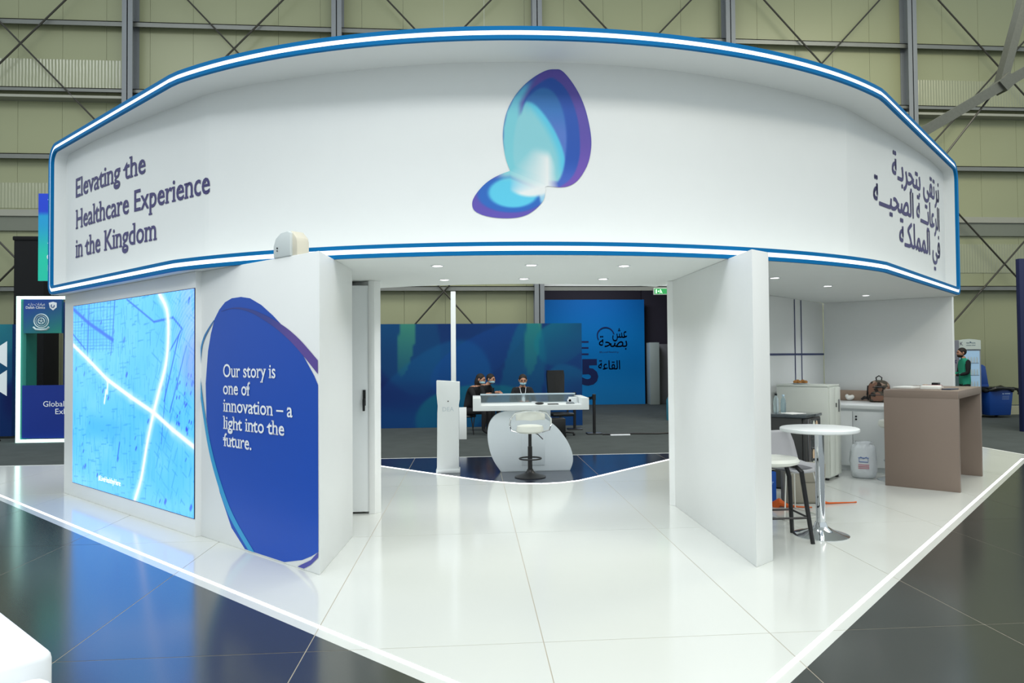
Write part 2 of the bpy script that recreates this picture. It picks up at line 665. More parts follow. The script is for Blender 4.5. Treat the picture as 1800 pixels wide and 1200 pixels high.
dh.tube([(-1.40, 3.275, 1.10), (-1.40, 3.235, 1.10), (-1.40, 3.235, 0.99)], 0.012)
dh.box(-1.413, -1.387, 3.26, 3.278, 1.04, 1.19)
dh.build('door_handle', BLACK, door)
wall('trim_2', [(-1.36, 3.27), (-1.30, 3.27), (-1.30, 3.36), (-1.36, 3.36)], 'white door frame post', z1=ZB)

# navy stripes on the pantry wall (printed tape)
st = MB()


def wp(u, off=0.0):  # point on the wall line x-y=-1.6, u along (1,1)
    return (1.66 + u / S2 + off / S2, 3.26 + u / S2 - off / S2)


def wallbox(b, u0, u1, o0, o1, z0, z1):
    b.prism([wp(u0, o0), wp(u1, o0), wp(u1, o1), wp(u0, o1)], z0, z1)


sgrp = 'navy stripes on the pantry wall'
for nm, (u0, u1, z0, z1) in {'left upright': (3.235, 3.262, 0.02, ZB - 0.005), 'right upright': (3.478, 3.505, 0.02, ZB - 0.005), 'level': (0.05, 4.40, 1.488, 1.515)}.items():
    b = MB()
    wallbox(b, u0, u1, 0.002, 0.005, z0, z1)
    o = b.build('wall_stripe', NAVYS)
    tag(o, {'left upright': 'left of the two thin upright navy stripes on the pantry wall', 'right upright': 'right of the two thin upright navy stripes on the pantry wall',
            'level': 'level navy stripe crossing the two uprights on the pantry wall'}[nm], 'stripe', sgrp)

# ------------------------------------------------------------ fascia path
AC = (0.275, 6.745)
AR_ = 5.27
HA = 0.6467
E0 = (-5.17, 4.81)
E1 = (5.95, 5.04)
K1 = (AC[0] - AR_ * math.sin(HA), AC[1] - AR_ * math.cos(HA))
K2 = (AC[0] + AR_ * math.sin(HA), AC[1] - AR_ * math.cos(HA))
L1 = math.dist(E0, K1)
LA = 2 * HA * AR_
L2 = math.dist(E1, K2)
SMIN, SMAX = -LA / 2 - L1, LA / 2 + L2


def P(s, d=0.0):
    """point at arc position s, set back d behind the front line"""
    def lf(s):
        t = (s + LA / 2 + L1) / L1
        v = Vector((K1[0] - E0[0], K1[1] - E0[1])).normalized()
        n = Vector((-v.y, v.x))
        return Vector((E0[0] + (K1[0] - E0[0]) * t, E0[1] + (K1[1] - E0[1]) * t)), n

    def rt(s):
        t = (s - LA / 2) / L2
        v = Vector((E1[0] - K2[0], E1[1] - K2[1])).normalized()
        n = Vector((-v.y, v.x))
        return Vector((K2[0] + (E1[0] - K2[0]) * t, K2[1] + (E1[1] - K2[1]) * t)), n

    def mid(s):
        a = s / AR_
        return Vector((AC[0] + AR_ * math.sin(a), AC[1] - AR_ * math.cos(a))), Vector((-math.sin(a), math.cos(a)))
    bl = 0.25
    if s < -LA / 2 - bl:
        p, n = lf(s)
    elif s > LA / 2 + bl:
        p, n = rt(s)
    elif abs(s) <= LA / 2 - bl:
        p, n = mid(s)
    else:
        k = (abs(s) - (LA / 2 - bl)) / (2 * bl)
        side = -1 if s < 0 else 1
        pm, nm = mid(max(-LA / 2, min(LA / 2, s)))
        pl, nl = (lf if s < 0 else rt)(s if abs(s) > LA / 2 else side * LA / 2)
        p = pm if abs(s) <= LA / 2 else pl
        n = (nm * (1 - k) + nl * k).normalized()
    return p + n * d


def sm(x):
    x = max(0.0, min(1.0, x))
    return x * x * (3 - 2 * x)


def dep(s):
    e = min(s - SMIN, SMAX - s)
    return 0.15 + 0.27 * sm((e - 0.6) / 4.6)


ZT = 3.945
sign = empty('fascia_sign', (0, 0, 0), label='huge curved white overhead fascia with glowing blue-edged rim, logo and slogans', cat='sign')


def rrect(inset, rt_=0.22, rb=0.12, n=8):
    s0, s1, z0, z1 = SMIN + inset, SMAX - inset, ZB + inset, ZT - inset
    rt2, rb2 = rt_ - inset, rb - inset * 0.9
    pts = []
    N = 90
    for i in range(N):
        pts.append((s0 + rb2 + (s1 - s0 - 2 * rb2) * i / N, z0))
    for i in range(n):
        a = -PI / 2 + PI / 2 * i / n
        pts.append((s1 - rb2 + rb2 * math.cos(a), z0 + rb2 + rb2 * math.sin(a)))
    for i in range(10):
        pts.append((s1, z0 + rb2 + (z1 - z0 - rb2 - rt2) * i / 10))
    for i in range(n):
        a = PI / 2 * i / n
        pts.append((s1 - rt2 + rt2 * math.cos(a), z1 - rt2 + rt2 * math.sin(a)))
    for i in range(N):
        pts.append((s1 - rt2 - (s1 - s0 - 2 * rt2) * i / N, z1))
    for i in range(n):
        a = PI / 2 + PI / 2 * i / n
        pts.append((s0 + rt2 + rt2 * math.cos(a), z1 - rt2 + rt2 * math.sin(a)))
    for i in range(10):
        pts.append((s0, z1 - rt2 - (z1 - z0 - rb2 - rt2) * i / 10))
    for i in range(n):
        a = PI + PI / 2 * i / n
        pts.append((s0 + rb2 + rb2 * math.cos(a), z0 + rb2 + rb2 * math.sin(a)))
    return pts


def band(name, loops, m):
    """loops: list of (inset, depth or function)"""
    vs, fs = [], []
    for ins, d in loops:
        for s, z in rrect(ins):
            dd = d(s) if callable(d) else d
            p = P(s, dd)
            vs.append((p.x, p.y, z))
    n = len(rrect(0))
    for k in range(len(loops) - 1):
        for i in range(n):
            fs.append((k * n + i, k * n + (i + 1) % n, (k + 1) * n + (i + 1) % n, (k + 1) * n + i))
    return rawmesh(name, vs, fs, m, sign, smooth=False)


band('outer_rim', [(0.0, 0.03), (0.0, 0.0), (0.030, 0.0), (0.030, 0.012)], BLUE)['label'] = 'outer blue edge band'
band('light_band', [(0.030, 0.008), (0.066, 0.008)], LED)['label'] = 'glowing white line in the rim'
band('inner_rim', [(0.066, 0.012), (0.066, 0.0), (0.096, 0.0), (0.096, 0.03)], BLUE)['label'] = 'inner blue edge band'
band('reveal', [(0.096, 0.03), (0.096, lambda s: dep(s) + 0.002)], WHITE)['label'] = 'white set-back edge inside the rim'
# front panel and body
vs, fs = [], []
NS = 220
ss = [SMIN + 0.06 + (SMAX - SMIN - 0.12) * i / NS for i in range(NS + 1)]
for s in ss:
    p = P(s, dep(s))
    vs += [(p.x, p.y, ZB + 0.06), (p.x, p.y, ZT - 0.06)]
for i in range(NS):
    fs.append((2 * i, 2 * i + 2, 2 * i + 3, 2 * i + 1))
rawmesh('front_panel', vs, fs, WHITE, sign)['label'] = 'white set-back front board'
vs, fs = [], []
ss = [SMIN + 0.01 + (SMAX - SMIN - 0.02) * i / NS for i in range(NS + 1)]
for s in ss:
    a, b = P(s, 0.03), P(s, 0.62)
    e = min(1.0, min(s - SMIN, SMAX - s) / 0.25)
    h = ZT - 0.001 - 0.22 * (1 - math.sqrt(max(0, 1 - (1 - e) ** 2)))
    vs += [(a.x, a.y, ZB + 0.002), (b.x, b.y, ZB + 0.002), (b.x, b.y, h), (a.x, a.y, h)]
for i in range(NS):
    k = 4 * i
    for a, b in ((0, 1), (1, 2), (2, 3)):
        fs.append((k + a, k + b, k + 4 + b, k + 4 + a))
fs += [(0, 1, 2, 3), (4 * NS, 4 * NS + 3, 4 * NS + 2, 4 * NS + 1)]
rawmesh('fascia_body', vs, fs, WHITE, sign)['label'] = 'white back, top and underside of the fascia'

# soffit / ceiling
outer = [tuple(P(SMIN + 0.02 + (SMAX - SMIN - 0.04) * i / 120, 0.035)) for i in range(121)]
cR = 5.27 - 2.12
inner = []
for i in range(25):
    x = 1.64 - (1.64 + 1.36) * i / 24
    inner.append((x, AC[1] - math.sqrt(max(0.01, cR * cR - (x - AC[0]) ** 2))))
poly = outer + [(5.99, 5.26), (4.83, 6.42), (1.74, 3.44)] + inner + [(-1.36, 3.45), (-3.98, 6.05), (-4.98, 4.99)]
bm = bmesh.new()
vv = [bm.verts.new((p[0], p[1], ZB + 0.001)) for p in poly]
f = bm.faces.new(vv)
r = bmesh.ops.extrude_face_region(bm, geom=[f])
bmesh.ops.translate(bm, verts=[e for e in r['geom'] if isinstance(e, bmesh.types.BMVert)], vec=(0, 0, 0.10))
bmesh.ops.recalc_face_normals(bm, faces=bm.faces)
me = bpy.data.meshes.new('ceiling')
bm.to_mesh(me)
bm.free()
me.materials.append(SOFFIT)
o = bpy.data.objects.new('ceiling', me)
COL.objects.link(o)
o['kind'] = 'structure'
o['label'] = 'white ceiling of the stand under the fascia'

# downlights
pos = [(-0.64, 2.136, 'front left'), (0.126, 2.07, 'front middle'), (0.904, 2.113, 'front right'), (-0.624, 3.192, 'rear left'), (0.139, 3.088, 'rear middle'), (0.91, 3.11, 'rear right'),
       (2.584, 3.002, 'p1'), (3.535, 3.813, 'p2'), (4.659, 5.023, 'p3')]
dl = empty('ceiling_light', (pos[0][0], pos[0][1], ZB))
b = MB()
b.lathe([(0.042, -0.001), (0.042, -0.006), (0.052, -0.006), (0.056, -0.001)], n=24)
b.build('trim_ring', WHITE2, dl)
MB().lathe([(0.040, -0.0035), (0.001, -0.0035)], n=24).build('lens', LAMP, dl)
nm = {'p1': 'round downlight over the pantry nearest the entrance wall', 'p2': 'round downlight over the pantry, middle of three', 'p3': 'round downlight over the pantry nearest the end wall'}
for i, (x, y, t) in enumerate(pos):
    o = dl if i == 0 else copy_tree(dl)
    o.location = (x, y, ZB + 0.001)
    tag(o, nm.get(t, 'round downlight over the entrance, %s of six' % t), 'downlight', 'downlights in the stand ceiling')
    l = bpy.data.lights.new('downlight_beam', 'SPOT')
    l.energy = 27
    l.spot_size = 2.3
    l.spot_blend = 0.9
    l.shadow_soft_size = 0.04
    l.color = (0.96, 0.98, 1)
    lo = bpy.data.objects.new('downlight_beam', l)
    lo.location = (x, y, ZB - 0.02)
    COL.objects.link(lo)

# ------------------------------------------------------------ fascia logo and slogans


def onp(s, z, lift=0.004):
    p = P(s, dep(s) - lift)
    return (p.x, p.y, z)


def sdf(px, py, poly):
    """signed distance (negative inside) of points to a polygon"""
    p = np.stack([px, py], -1)
    v = np.array(poly, float)
    d = np.full(px.shape, 1e18)
    s = np.ones(px.shape)
    n = len(v)
    j = n - 1
    for i in range(n):
        e = v[j] - v[i]
        w = p - v[i]
        t = np.clip((w @ e) / (e @ e), 0, 1)
        bb = w - t[..., None] * e
        d = np.minimum(d, (bb ** 2).sum(-1))
        c1 = p[..., 1] >= v[i][1]
        c2 = p[..., 1] < v[j][1]
        c3 = e[0] * w[..., 1] > e[1] * w[..., 0]
        flip = (c1 & c2 & c3) | (~c1 & ~c2 & ~c3)
        s = np.where(flip, -s, s)
        j = i
    return s * np.sqrt(d)


def catmull(poly, k=6, closed=True):
    out = []
    n = len(poly)
    rng = range(n) if closed else range(n - 1)
    for i in rng:
        g = (lambda q: poly[q % n]) if closed else (lambda q: poly[max(0, min(n - 1, q))])
        p0, p1, p2, p3 = g(i - 1), g(i), g(i + 1), g(i + 2)
        for j in range(k):
            t = j / k
            out.append(tuple(0.5 * (2 * p1[a] + (p2[a] - p0[a]) * t + (2 * p0[a] - 5 * p1[a] + 4 * p2[a] - p3[a]) * t * t + (3 * p1[a] - p0[a] - 3 * p2[a] + p3[a]) * t ** 3) for a in (0, 1)))
    if not closed:
        out.append(poly[-1])
    return out


def mixc(a, b, t):
    t = np.clip(t, 0, 1)[..., None]
    return a * (1 - t) + np.array(b, float) * t


def sstep(x, a, b):
    t = np.clip((x - a) / (b - a), 0, 1)
    return t * t * (3 - 2 * t)


def fan(outline, center, rings):
    pts = []
    n = len(outline)
    pts.append(center)
    for r in range(1, rings + 1):
        t = r / rings
        for q in outline:
            pts.append((center[0] + (q[0] - center[0]) * t, center[1] + (q[1] - center[1]) * t))
    fs = [(0, 1 + (i + 1) % n, 1 + i) for i in range(n)]
    for r in range(rings - 1):
        for i in range(n):
            a, b = 1 + r * n + i, 1 + r * n + (i + 1) % n
            fs.append((a, b, b + n, a + n))
    return pts, fs


up_out = [(460, 805), (430, 720), (412, 600), (415, 500), (440, 390), (490, 290), (560, 205), (640, 140), (720, 97), (780, 88), (825, 95), (880, 150), (940, 240), (985, 340), (1015, 450), (1032, 560), (1030, 650), (1010, 740), (970, 820), (920, 880), (860, 912), (800, 920), (720, 912)]
lo_out = [(460, 805), (370, 840), (290, 890), (225, 960), (195, 1020), (205, 1075), (260, 1110), (340, 1130), (430, 1137), (520, 1130), (590, 1105), (650, 1060), (690, 1010), (703, 960), (705, 915), (720, 912)]
in_blue = catmull([(560, 340), (590, 275), (640, 215), (740, 155), (800, 175), (860, 240), (910, 350), (940, 480), (948, 640), (935, 740), (900, 830), (840, 890), (770, 918), (600, 900), (520, 600)], 4)
in_mid = catmull([(560, 340), (600, 275), (650, 232), (700, 218), (760, 240), (810, 310), (845, 420), (860, 560), (852, 700), (830, 800), (790, 880), (650, 900), (530, 600)], 4)
in_cy = catmull([(540, 400), (565, 335), (590, 322), (640, 345), (700, 410), (760, 500), (800, 580), (830, 660), (840, 740), (810, 850), (740, 915), (600, 920), (520, 850), (485, 720), (490, 560), (515, 440)], 4)
WB = (231, 233, 232)


def glow(c, x, y):
    """white fade where the two petals meet"""
    for cx, cy_, rx, ry in ((676, 815, 98, 168), (600, 930, 132, 62), (690, 905, 75, 62), (728, 900, 45, 42)):
        g = np.sqrt(((x - cx) / rx) ** 2 + ((y - cy_) / ry) ** 2)
        c = mixc(c, WB, 1 - sstep(g, 0.68, 1.12))
    return c


def col_up(x, y):
    c = np.zeros(x.shape + (3,)) + np.array((88, 72, 165.0))
    c = mixc(c, (112, 78, 176), sstep(y, 500, 900))
    # left lobe
    xb = 545 + 0.55 * np.maximum(0, 330 - y) + 110 * sstep(y, 780, 860)
    lobe = 1 - sstep(x, xb - 40, xb + 25)
    lob = np.zeros(x.shape + (3,)) + np.array((118, 200, 212.0))
    lob = mixc(lob, (90, 185, 220), sstep(y, 420, 220))
    lob = mixc(lob, (40, 70, 170), sstep(y, 250, 120))
    c = np.where((lobe > 0)[..., None], c * (1 - lobe[..., None]) + lob * lobe[..., None], c)
    d = sdf(x, y, in_blue)
    blue = np.zeros(x.shape + (3,)) + np.array((14, 76, 172.0))
    blue = mixc(blue, (60, 96, 190), sstep(y, 700, 880))
    c = c * sstep(d, -4, 10)[..., None] + blue * (1 - sstep(d, -4, 10))[..., None]
    d = sdf(x, y, in_mid)
    mid = np.zeros(x.shape + (3,)) + np.array((38, 112, 184.0))
    mid = mixc(mid, (88, 116, 200), sstep(y, 330, 560) * 0.8)
    k = 1 - sstep(d, -14, 8)
    c = c * (1 - k)[..., None] + mid * k[..., None]
    d = sdf(x, y, in_cy)
    cy = np.zeros(x.shape + (3,)) + np.array((134, 202, 212.0))
    cy = mixc(cy, (84, 196, 226), sstep(d, -75, -5) * sstep(x + (330 - y) * 0.5, 520, 620))
    k = 1 - sstep(d, -10, 12)
    # left side of the cyan shape is only a faint line inside the lobe
    c = c * (1 - k)[..., None] + cy * k[..., None]
    outl = sdf(x, y, up_out)
    c = mixc(c, (60, 70, 165), sstep(outl, -9, 0) * 0.6 * sstep(700 - y, 0, 150))
    return glow(c, x, y)


def col_lo(x, y):
    c = np.zeros(x.shape + (3,)) + np.array((92, 76, 172.0))
    g = np.sqrt(((x - 470) / 238) ** 2 + ((y - 968) / 128) ** 2)
    c = mixc(c, (28, 98, 186), 1 - sstep(g, 0.92, 1.08))
    g = np.sqrt(((x - 480) / 178) ** 2 + ((y - 958) / 108) ** 2)
    c = mixc(c, (88, 198, 228), 1 - sstep(g, 0.85, 1.08))
    c = mixc(c, (135, 205, 214), (1 - sstep(y, 820, 890)) * sstep(x, 330, 430))
    g = np.sqrt(((x - 690) / 28) ** 2 + ((y - 975) / 70) ** 2)
    c = mixc(c, (150, 200, 225), 1 - sstep(g, 0.6, 1.3))
    return glow(c, x, y)


PRINT = mat_print('wall_print', 0.42)
logo = empty('logo', (0, 0, 0))
logo.parent = sign
logo['label'] = 'two-petal logo in purple, blue and cyan'
for nm_, out, cen, fn in (('upper_petal', up_out, (720, 520), col_up), ('lower_petal', lo_out, (450, 985), col_lo)):
    o_ = catmull(out[:-1] if nm_ == 'upper_petal' else out[:-1], 6, closed=False) + [out[-1]]
    pts, fs = fan(o_, cen, 40)
    a = np.array(pts)
    c = fn(a[:, 0], a[:, 1])
    vs = [onp(-0.925 + 0.001241 * x, 3.893 - 0.001141 * y, 0.004) for x, y in pts]
    rawmesh(nm_, vs, fs, PRINT, logo, cols=c)

LT = LA / 2


def tmap(s0, z0, k=0.0):
    return lambda u, v: onp(s0 + u, z0 + v, 0.004)


for i, (t, z, w_) in enumerate([('Elevating the', 3.318, 1.70), ('Healthcare Experience', 2.966, 2.84), ('in the Kingdom', 2.643, 1.92)]):
    put_text('slogan_word', t, tmap(SMIN + 0.42, z), 0.305, NAVYT, sign, slab=True, off=0.010, width=w_)
for i, (t, z, w_) in enumerate([('نرتقي بتجربـة', 3.40, 1.90), ('الرعايـــة الصحيـــة', 3.04, 2.45), ('في المملكـة', 2.69, 1.71)]):
    put_text('slogan_word', t, tmap(SMAX - 0.42, z), 0.40, NAVYT, sign, off=0.018, width=w_, arabic=True, align='R')

# ------------------------------------------------------------ big LED screen
RZ = -PI / 4
scr = empty('led_screen', (-4.778, 4.604, 0.0), RZ, label='tall glowing cyan screen showing a street map with white route lines', cat='screen')
SW, SH, SZ = 2.935, 1.955, 0.15
MB().box(0, SW, -0.003, 0.0, SZ, SZ + SH).build('screen_frame', BLACK, scr)
nx_, nz_ = 330, 230
gx, gz = np.meshgrid(np.linspace(0, 1, nx_), np.linspace(0, 1, nz_))
rs = np.random.RandomState(3)


def vnoise(u, v, fx, fy, seed):
    r = np.random.RandomState(seed).rand(fy + 2, fx + 2)
    x, y = u * fx, v * fy
    xi, yi = np.clip(x.astype(int), 0, fx), np.clip(y.astype(int), 0, fy)
    xf, yf = x - xi, y - yi
    xf, yf = xf * xf * (3 - 2 * xf), yf * yf * (3 - 2 * yf)
    return (r[yi, xi] * (1 - xf) + r[yi, xi + 1] * xf) * (1 - yf) + (r[yi + 1, xi] * (1 - xf) + r[yi + 1, xi + 1] * xf) * yf


base = np.zeros(gx.shape + (3,)) + np.array((84, 200, 255.0))
base = mixc(base, (140, 224, 255), vnoise(gx, gz, 9, 9, 1) * 0.5)
base = mixc(base, (62, 182, 252), sstep(vnoise(gx, gz, 5, 6, 2), 0.5, 1.0) * 0.8)
base = mixc(base, (160, 200, 245), sstep(gx, 0.82, 1.0) * sstep(gz, 0.45, 0.8) * 0.8)
base = mixc(base, (70, 190, 250), sstep(vnoise(gx, gz, 120, 14, 4), 0.55, 0.9) * 0.5)


def seg(p, q, w, soft=0.6, asp=SW / SH):
    ax_, ay_ = (gx - p[0]) * SW, (gz - p[1]) * SH
    bx, by = (q[0] - p[0]) * SW, (q[1] - p[1]) * SH
    t = np.clip((ax_ * bx + ay_ * by) / (bx * bx + by * by + 1e-9), 0, 1)
    d = np.hypot(ax_ - t * bx, ay_ - t * by)
    return 1 - sstep(d, w * (1 - soft), w * (1 + soft))


# small streets and blocks
for i in range(620):
    u, v = rs.rand(), rs.rand()
    inb = u < 0.42 and v > 0.72
    an = rs.choice([0.08, PI / 2 + 0.05]) if u < 0.7 else rs.choice([1.1, -0.45])
    ln_ = rs.uniform(0.03, 0.16)
    q = (u + math.cos(an) * ln_ / SW, v + math.sin(an) * ln_ / SH)
    base = mixc(base, (22, 140, 232), seg((u, v), q, 0.0055) * rs.uniform(0.15, 0.6))
for i in range(13):
    u = 0.02 + i * 0.031
    base = mixc(base, (18, 120, 225), seg((u, 0.74), (u + 0.008, 1), 0.005) * 0.8)
for i in range(16):
    v = 0.74 + i * 0.017
    base = mixc(base, (18, 130, 228), seg((0.0, v), (0.40, v - 0.008), 0.0045) * (rs.rand() * 0.8))
for p, q, w_ in [((0.0, 0.985), (0.157, 0.897), 0.02), ((0.157, 0.897), (0.39, 0.795), 0.02), ((0.164, 1.0), (0.151, 0.711), 0.011), ((0.408, 1), (0.372, 0.719), 0.008),
                 ((0.51, 0.995), (0.724, 0.87), 0.009), ((0.724, 0.87), (0.86, 0.882), 0.010), ((0.86, 0.882), (0.922, 0.827), 0.010), ((0.922, 0.827), (0.84, 0.731), 0.009),
                 ((0.436, 0.19), (0.452, 0.27), 0.011), ((0.0, 0.84), (0.13, 0.75), 0.009), ((0.9, 0.8), (0.8, 0.5), 0.01), ((0.84, 0.8), (0.78, 0.3), 0.006), ((0.95, 0.75), (0.84, 0.45), 0.008)]:
    base = mixc(base, (10, 100, 218), seg(p, q, w_) * 0.85)
for i in range(28):
    u, v = rs.rand(), rs.rand()
    w_ = rs.uniform(0.008, 0.02)
    base = mixc(base, (14, 88, 215), seg((u, v), (u + 0.006, v + 0.012), w_) * rs.uniform(0.4, 0.95))
for i in range(26):
    u, v = rs.uniform(0.88, 0.99), rs.uniform(0.35, 0.62)
    base = mixc(base, (20, 60, 200), seg((u, v), (u + 0.003, v + 0.01), 0.008) * 0.8)
arc1 = lambda r: np.abs(((np.hypot((gx - 1.05) * SW, (gz - 0.66) * SH) * 26) % 1) - 0.5) * 2
base = mixc(base, (175, 225, 255), sstep(arc1(0), 0.5, 1.0) * sstep(gx, 0.72, 0.95) * sstep(gz, 0.4, 0.75) * 0.45)
base = mixc(base, (130, 150, 235), (1 - sstep(np.hypot((gx - 1.0) * SW, (gz - 0.66) * SH), 0.1, 0.34)) * 0.5)
routes = [[(-0.002, 0.781), (0.157, 0.695), (0.341, 0.589), (0.544, 0.507), (0.724, 0.441), (0.86, 0.372), (1.0, 0.31)],
          catmull([(0.762, 1.0), (0.817, 0.92), (0.828, 0.803), (0.811, 0.669), (0.762, 0.542), (0.724, 0.441), (0.678, 0.3), (0.632, 0.12), (0.579, 0.0)], 4, False)]
for rt_ in routes:
    for p, q in zip(rt_[:-1], rt_[1:]):
        base = mixc(base, (215, 246, 255), seg(p, q, 0.05, 0.9) * 0.5)
for rt_ in routes:
    for p, q in zip(rt_[:-1], rt_[1:]):
        base = mixc(base, (255, 255, 255), seg(p, q, 0.021, 0.4))
for p, q in [((0.345, 0.569), (0.341, 0.518)), ((0.33, 0.53), (0.315, 0.467))]:
    base = mixc(base, (245, 253, 255), seg(p, q, 0.018, 0.6))
idx = np.arange(nx_ * nz_).reshape(nz_, nx_)
q = np.stack([idx[:-1, :-1], idx[:-1, 1:], idx[1:, 1:], idx[1:, :-1]], -1).reshape(-1, 4)
vs = np.stack([gx.ravel() * (SW - 0.012) + 0.006, np.full(gx.size, -0.005), SZ + 0.006 + gz.ravel() * (SH - 0.012)], -1)
SCRM = mat_print('screen_picture', 0.25, emit=0.95)
rawmesh('display', vs.tolist(), q.tolist(), SCRM, scr, cols=base.reshape(-1, 3))
put_text('caption', '#LiveHealthyHere', lambda u, v: (0.265 * SW + u, -0.007, SZ + 0.055 * SH + v), 0.08, LED, scr, width=0.58)

# ------------------------------------------------------------ printed shape on the left block
blob = [(-1.516, 1.834), (-1.437, 1.906), (-1.341, 1.961), (-1.228, 1.987), (-1.082, 1.989), (-0.941, 1.97), (-0.77, 1.908), (-0.606, 1.822), (-0.495, 1.754), (-0.357, 1.645), (-0.209, 1.528), (-0.059, 1.375), (-0.013, 1.311), (-0.013, 0.157), (-0.105, 0.111), (-0.216, 0.067), (-0.447, 0.012), (-0.735, 0.012), (-1.016, 0.012), (-1.23, 0.147), (-1.426, 0.406), (-1.553, 0.684), (-1.658, 0.996), (-1.674, 1.293), (-1.633, 1.565), (-1.582, 1.712)]
cy_o = [(-1.525, 1.825), (-1.615, 1.766), (-1.717, 1.678), (-1.773, 1.552), (-1.792, 1.316), (-1.716, 1.018), (-1.61, 0.728), (-1.461, 0.474), (-1.268, 0.236), (-0.96, 0.012)]
cy_i = [(-1.516, 1.818), (-1.603, 1.752), (-1.698, 1.660), (-1.748, 1.552), (-1.758, 1.316), (-1.673, 1.02), (-1.553, 0.733), (-1.396, 0.481), (-1.192, 0.246), (-0.87, 0.012)]
pu_o = [(-1.399, 1.89), (-1.266, 1.906), (-1.118, 1.908), (-0.906, 1.879), (-0.671, 1.816), (-0.495, 1.754), (-0.357, 1.695), (-0.208, 1.613), (-0.013, 1.483)]
pu_i = [(-1.399, 1.887), (-1.266, 1.901), (-1.118, 1.895), (-0.906, 1.853), (-0.671, 1.769), (-0.527, 1.708), (-0.357, 1.62), (-0.209, 1.526), (-0.013, 1.388)]
gr = empty('wall_graphic', (-1.42, 1.32, 0), RZ, label='dark blue leaf-shaped print with white story text on the left block wall', cat='graphic')
BLOBM = mat('deep_blue_print', (22, 76, 178), 0.4, var=0.02, spec=0.3)
ol = []
for i in range(len(blob)):
    ol.append(blob[i])
pts, fs = fan([p for p in ol], (-0.75, 1.0), 2)
rawmesh('blue_shape', [(x, -0.003, z) for x, z in pts], fs, BLOBM, gr)


def ribbon(name, a, b, colf, y, k=4):
    a, b = catmull(a, k, False), catmull(b, k, False)
    n = len(a)
    vs = [(p[0], y, p[1]) for p in a] + [(p[0], y, p[1]) for p in b]
    fs = [(i, i + 1, n + i + 1, n + i) for i in range(n - 1)]
    c = [colf(i / (n - 1)) for i in range(n)] * 2
    return rawmesh(name, vs, fs, PRINT, gr, cols=c)


ribbon('cyan_ribbon', cy_o, cy_i, lambda t: tuple(np.array((24, 100, 168)) * (1 - sm(t * 2)) + np.array((34, 152, 205)) * sm(t * 2)), -0.005)['label'] = 'thin cyan curved line'
ribbon('purple_ribbon', pu_o, pu_i, lambda t: tuple(np.array((30, 52, 140)) * (1 - sm((t - 0.35) * 2.2)) + np.array((88, 64, 150)) * sm((t - 0.35) * 2.2)), -0.005)['label'] = 'curved band fading from navy to purple'
rawmesh('lower_ribbon', [(-0.013, -0.005, 0.157), (-0.105, -0.005, 0.086), (-0.272, -0.005, 0.012), (-0.19, -0.005, 0.012), (-0.105, -0.005, 0.052), (-0.013, -0.005, 0.120)], [(0, 1, 4, 5), (1, 2, 3, 4)], mat('violet_blue_print', (70, 72, 160), 0.4), gr)
for t, z, w_ in [('Our story is', 1.352, 0.80), ('one of', 1.212, 0.43), ('innovation – a', 1.072, 1.03), ('light into the', 0.932, 0.92), ('future.', 0.792, 0.45)]:
    put_text('text_word', t, (lambda z: (lambda u, v: (-1.362 + u, -0.007, z + v)))(z), 0.152, WTXT, gr, slab=True, off=0.010, width=w_)

# floodlight on the block
fl = empty('floodlight', (-1.87, 1.785, ZB), RZ, label='pale grey box floodlight resting on top of the left block', cat='light')
prof = [(0.0, 0.0), (0.0, 0.09), (0.03, 0.145), (0.10, 0.18), (0.19, 0.185), (0.23, 0.17), (0.23, 0.0)]
b = MB()
b.slab([(x + 0.06, z) for x, z in prof], -0.02, 0.09)
b.build('housing', mat('pale_grey_metal', (205, 212, 212), 0.45), fl, bevel=0.008)
b = MB()
b.slab([(0.245, 0), (0.245, 0.18), (0.275, 0.185), (0.34, 0.13), (0.35, 0.10), (0.35, 0.0)], 0.0, 0.10)
b.build('lamp_hood', mat('beige_plastic', (214, 208, 190), 0.5), fl, bevel=0.006)
b = MB()
b.tube([(0.12, -0.022, 0.07), (0.12, -0.026, 0.07)], 0.007)
b.tube([(0.12, -0.022, 0.05), (0.12, -0.026, 0.05)], 0.005)
b.build('screw', BLACK, fl)

# ------------------------------------------------------------ reception area behind the entrance
ki = empty('hand_sanitiser_stand', (-0.675, 5.70, 0), 0.0, label='slim white floor-standing dispenser column left of the reception desk', cat='dispenser')
b = MB()
b.slab([(-0.150, 0.0), (0.135, 0.0), (0.140, 0.78), (0.136, 0.87), (0.150, 0.95), (0.150, 1.18), (-0.150, 1.20), (-0.150, 1.03), (-0.135, 0.87), (-0.140, 0.78)], -0.06, 0.12)
b.build('body', WHITE2, ki, bevel=0.004)
MB().box(-0.158, 0.150, -0.07, 0.13, 0.0, 0.05).build('plinth', WHITE2, ki, bevel=0.003)
MB().lathe([(0.008, 0), (0.008, 0.004)]).build('sensor', BLACK, ki).location = (0.0, -0.066, 0.93)
bpy.data.objects[ki.children[-1].name].rotation_euler = (PI / 2, 0, 0)
GREYT = mat('pale_grey_print', (196, 206, 212), 0.5)
put_text('print', 'DEA', lambda u, v: (u, -0.062, 0.80 + v), 0.08, GREYT, ki, align='C')
po = MB()
po.box(-0.035, 0.035, -0.035, 0.035, 0, 2.44)
o = po.build('upright_post', WHITE2, bevel=0.004)
o.location = (-0.625, 6.55, 0)
tag(o, 'tall thin white post rising behind the slim white dispenser', 'post')
b = MB()
b.box(-0.08, 0.10, -0.05, 0.05, 0, 0.62)
o = b.build('display_plinth', WHITE2, bevel=0.004)
o.location = (-0.575, 10.45, -0.10)
tag(o, 'narrow white plinth on the carpet just behind the slim white dispenser', 'plinth')

